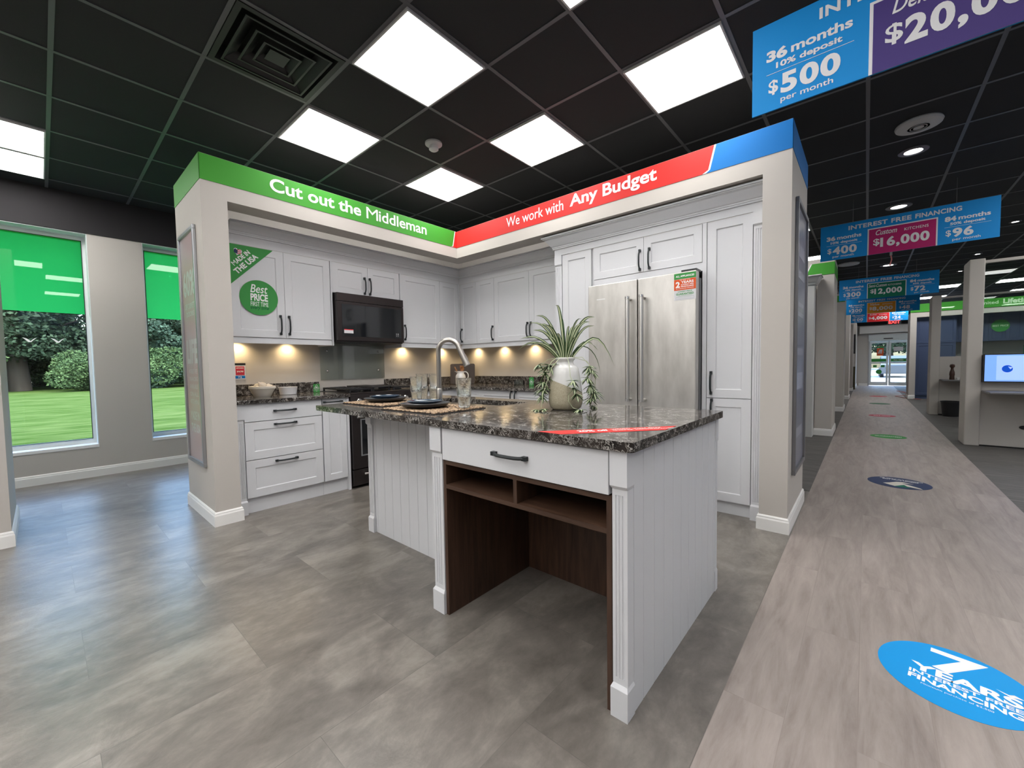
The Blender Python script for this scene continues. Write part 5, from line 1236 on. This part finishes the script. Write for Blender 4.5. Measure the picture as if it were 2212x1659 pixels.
mb = MB(); text(mb, 'Unlimited', (2.10, 16.598, 2.585), .50, .085, XB, UZ, .01); text(mb, 'Lifetime', (2.68, 16.598, 2.575), .55, .13, XB, UZ, .04); text(mb, 'Warranty', (3.30, 16.598, 2.575), .6, .13, XB, UZ, .04); t.part('lettering', mb, M['palegreen'], world=True)

# ================================================================ ENTRANCE DOORS
dt = bpy.data.objects.new('door_1', None); C.objects.link(dt); dt['kind'] = 'structure'; dt.location = (1.18, FY, 0)
def dpart(name, mb, m, parent=None):
    mb.v = [(p[0]-1.18, p[1]-FY, p[2]) for p in mb.v]; return link(name, mb.mesh(name, m), parent or dt)
dpart('door_frame', MB().box(.06, .10, FY-.05, FY+.1, 0, 2.12).box(2.26, 2.30, FY-.05, FY+.1, 0, 2.12).box(.06, 2.30, FY-.05, FY+.1, 2.12, 2.28), M['alu'])
dpart('operator_cover', MB().box(.06, 2.3, FY-.10, FY-.051, 1.98, 2.24), M['sill'])
dpart('sensor', MB().box(.55, .85, FY-.115, FY-.101, 2.05, 2.09), M['blackp'])
dpart('canopy', MB().box(-.25, 2.5, FY-.35, FY-.021, 2.32, 2.62), M['trimw'])
for k in range(3):
    x0 = .10+k*.635; x1 = x0+.62
    d_ = dpart('door_leaf', MB().box(x0, x0+.07, FY-.02, FY+.02, .02, 1.97).box(x1-.07, x1, FY-.02, FY+.02, .02, 1.97).box(x0+.07, x1-.07, FY-.02, FY+.02, .02, .18).box(x0+.07, x1-.07, FY-.02, FY+.02, .98, 1.05).box(x0+.07, x1-.07, FY-.02, FY+.02, 1.88, 1.97), M['sill'])
    g_ = dpart('glass_pane', MB().poly([(x0+.07, FY, .18), (x1-.07, FY, .18), (x1-.07, FY, 1.88), (x0+.07, FY, 1.88)]), M['glass'], d_); g_.location = (0, 0, 0)
    dpart('green_strip', MB().box(x0+.07, x1-.07, FY-.008, FY-.004, 1.06, 1.20), M['sgreen'], d_)
    if k == 1: mb = MB(); text(mb, 'PULL OPEN', (x0+.16, FY-.0095, 1.105), .3, .05, XB, UZ, .03); dpart('lettering', mb, M['white'], d_)
    if k == 0:
        dpart('notice', MB().box(x0+.24, x0+.46, FY-.008, FY-.004, 1.33, 1.66), M['oran'], d_); dpart('notice_band', MB().box(x0+.24, x0+.46, FY-.008, FY-.004, 1.68, 1.74), M['sgreen'], d_)
        mb = MB()
        for q_ in range(3): mb.poly([(x0+.27+q_*.05, FY-.0095, 1.42), (x0+.30+q_*.05, FY-.0095, 1.42), (x0+.36+q_*.03, FY-.0095, 1.60), (x0+.33+q_*.03, FY-.0095, 1.60)])
        dpart('notice_marks', mb, M['signw'], d_)
        dpart('round_mark', MB().lathe([(.10, 0), (.10, -.002), (0, -.002)], (x0+.32, FY-.004, .62), 32, axis='y'), M['sgreen'], d_)
        dpart('small_notice', MB().box(x0+.13, x0+.25, FY-.008, FY-.004, .82, .92).box(x0+.39, x0+.51, FY-.008, FY-.004, .82, .92), M['sgreen'], d_)
    if k == 1: dpart('notice', MB().box(x0+.15, x0+.45, FY-.008, FY-.004, 1.52, 1.70), M['signw'], d_)

# ================================================================ OUTSIDE
single('lawn', MB().box(-80, WX-WT-.01, -60, 60, -.4, -.15), M['grass'], 'sunlit mown lawn outside the windows', 'lawn', kind='stuff')
single('parking_lot', MB().box(-6, 30, FY+.45, 75, -.3, -.02), M['asphalt'], 'pale asphalt parking lot outside the glass entrance doors', 'parking lot')
t = Thing('parked_car', 'dark car parked outside the glass entrance doors', 'car', (1.55, 38, -.02))
t.part('body', MB().prism([(-2.2, .25), (2.2, .25), (2.25, .55), (2.1, .8), (1.3, .9), (.6, 1.4), (-1.2, 1.42), (-1.9, .95), (-2.25, .85)], 'y', -.85, .85), M['carp'], bevel=.06)
t.part('windscreen', MB().prism([(1.22, .93), (.64, 1.33), (-1.15, 1.36), (-1.7, .96)], 'y', -.86, .86), M['darkglass'])
for x in (-1.4, 1.4):
    for y in (-.87, .67): t.part('wheel', MB().lathe([(.0, 0), (.32, 0), (.32, .2), (0, .2)], (x, y, .32), 24, axis='y'), M['blackp'])
t.o.rotation_euler = (0, 0, PI/2)
def tree_meshes(seed, kind):
    random.seed(seed); mb = MB(); lumps = []
    if kind == 'conifer':
        for k in range(46):
            z = .6+12.5*(k/45); r = 3.4*(1-k/48)+.3; a = random.uniform(0, 2*PI); lumps.append((r*.62*math.cos(a), r*.62*math.sin(a), z, r*.55, r*.55, .8))
    elif kind == 'bush':
        for k in range(16): a = random.uniform(0, 2*PI); r = random.uniform(0, 2.2); lumps.append((r*math.cos(a), r*math.sin(a), random.uniform(.6, 2.6), 1.2, 1.2, .9))
    else:
        for k in range(60):
            a = random.uniform(0, 2*PI); r = 5.0*math.sqrt(random.random()); z = random.uniform(3.0, 14); r *= math.sqrt(max(.15, 1-((z-8)/7.0)**2)); lumps.append((r*math.cos(a), r*math.sin(a), z, 1.9, 1.9, 1.2))
    per = int(42000/len(lumps)) if kind != 'bush' else 950
    sz = .14 if kind != 'bush' else .085
    for (x, y, z, rx, ry, rz_) in lumps:
        for k in range(per):
            d = Vector((random.gauss(0, 1), random.gauss(0, 1), random.gauss(0, 1))).normalized()*random.uniform(.72, 1.0)
            p = Vector((x+d.x*rx, y+d.y*ry, max(.1, z+d.z*rz_)))
            u_ = Vector((random.gauss(0, 1), random.gauss(0, 1), random.gauss(0, .6))).normalized(); v_ = u_.cross(Vector((random.gauss(0, 1), random.gauss(0, 1), random.gauss(0, 1)))).normalized()
            s1 = sz*random.uniform(.6, 1.3); mb.poly([p-u_*s1, p-v_*s1*.6, p+u_*s1, p+v_*s1*.6])
    fol = mb
    tr = MB().tube([(0, 0, .01), (.1, 0, 2.2), (0, .1, 5.5), (.2, 0, 9)], [.55 if kind != 'conifer' else .25, .46 if kind != 'conifer' else .2, .2, .05], 10)
    for k in range(0 if kind != 'tree' else 7):
        a = k*2.4; z = 2.2+k*.6; tr.tube([(0, 0, z), (math.cos(a)*1.6, math.sin(a)*1.6, z+1.5), (math.cos(a)*3.4, math.sin(a)*3.4, z+2.4)], [.14, .09, .03], 7)
    return fol, tr
protos = {}
for kind, fm, sd_ in (('tree', 'lf1', 1), ('conifer', 'lf3', 2), ('bush', 'lf2', 3)):
    fol, tr = tree_meshes(sd_, kind); protos[kind] = (fol.mesh('foliage', M[fm]), tr.mesh('trunk', M['bark'], 60))
def tree(kind, x, y, s_, rz, lb, nm, cat):
    o = bpy.data.objects.new(nm, None); C.objects.link(o); o.location = (x, y, -.15); o.scale = (s_, s_, s_); o.rotation_euler = (0, 0, rz); o['label'] = lb; o['category'] = cat; o['group'] = {'tree': 'broadleaf trees past the lawn', 'conifer': 'conifers past the lawn', 'bush': 'shrubs at the lawn edge'}[kind]
    link('foliage', protos[kind][0], o); 
    if kind != 'bush': link('trunk', protos[kind][1], o)
tl = [('at the far left of the tree line', -34), ('second from the left end of the tree line', -25), ('third from the left end of the tree line', -16), ('just past the left edge of the first window', -8.5), ('with thick trunk filling the first window', -1.0), ('between the two windows', 13.0), ('right of the conifers', 29), ('at the far right of the tree line', 38)]
for k, (lb, y) in enumerate(tl): tree('tree', -46-(k % 2)*1.5, y, 1.0+.05*(k % 3), k*1.3, 'dark broadleaf tree beyond the lawn, '+lb, 'broadleaf_tree', 'tree')
for k in range(9): tree('tree', -58, -36+k*9, 1.15, k*2.1, 'tall dark broadleaf tree in the back row behind the tree line', 'broadleaf_tree', 'tree')
for k in range(10): tree('bush', -52.5, -20+k*4.4, 1.3, k*1.1, 'dense dark green shrub between the trunks of the tree line', 'leafy_shrub', 'shrub')
for k in range(7): tree('tree', -12+k*7, 66+(k % 2)*3, 1.0, k*1.7, 'dark tree past the parking lot outside the entrance doors', 'broadleaf_tree', 'tree')
for k, (y, s_, x) in enumerate(((5.8, .95, -44), (20.5, 1.0, -46))):
    tree('conifer', x, y, s_, k, ('blue-green conifer showing in the second window', 'conifer hidden behind the left pier')[k], 'conifer_tree', 'tree')
for k in range(12):
    tree('bush', -41-(k % 3)*.8, (-30, -24, -18, -12.5, -7.5, -4.6, 2.2, 5.6, 10.5, 16, 22, 28)[k], .85+.15*(k % 3), k*.9, 'leafy green shrub at the far edge of the lawn', 'leafy_shrub', 'shrub')
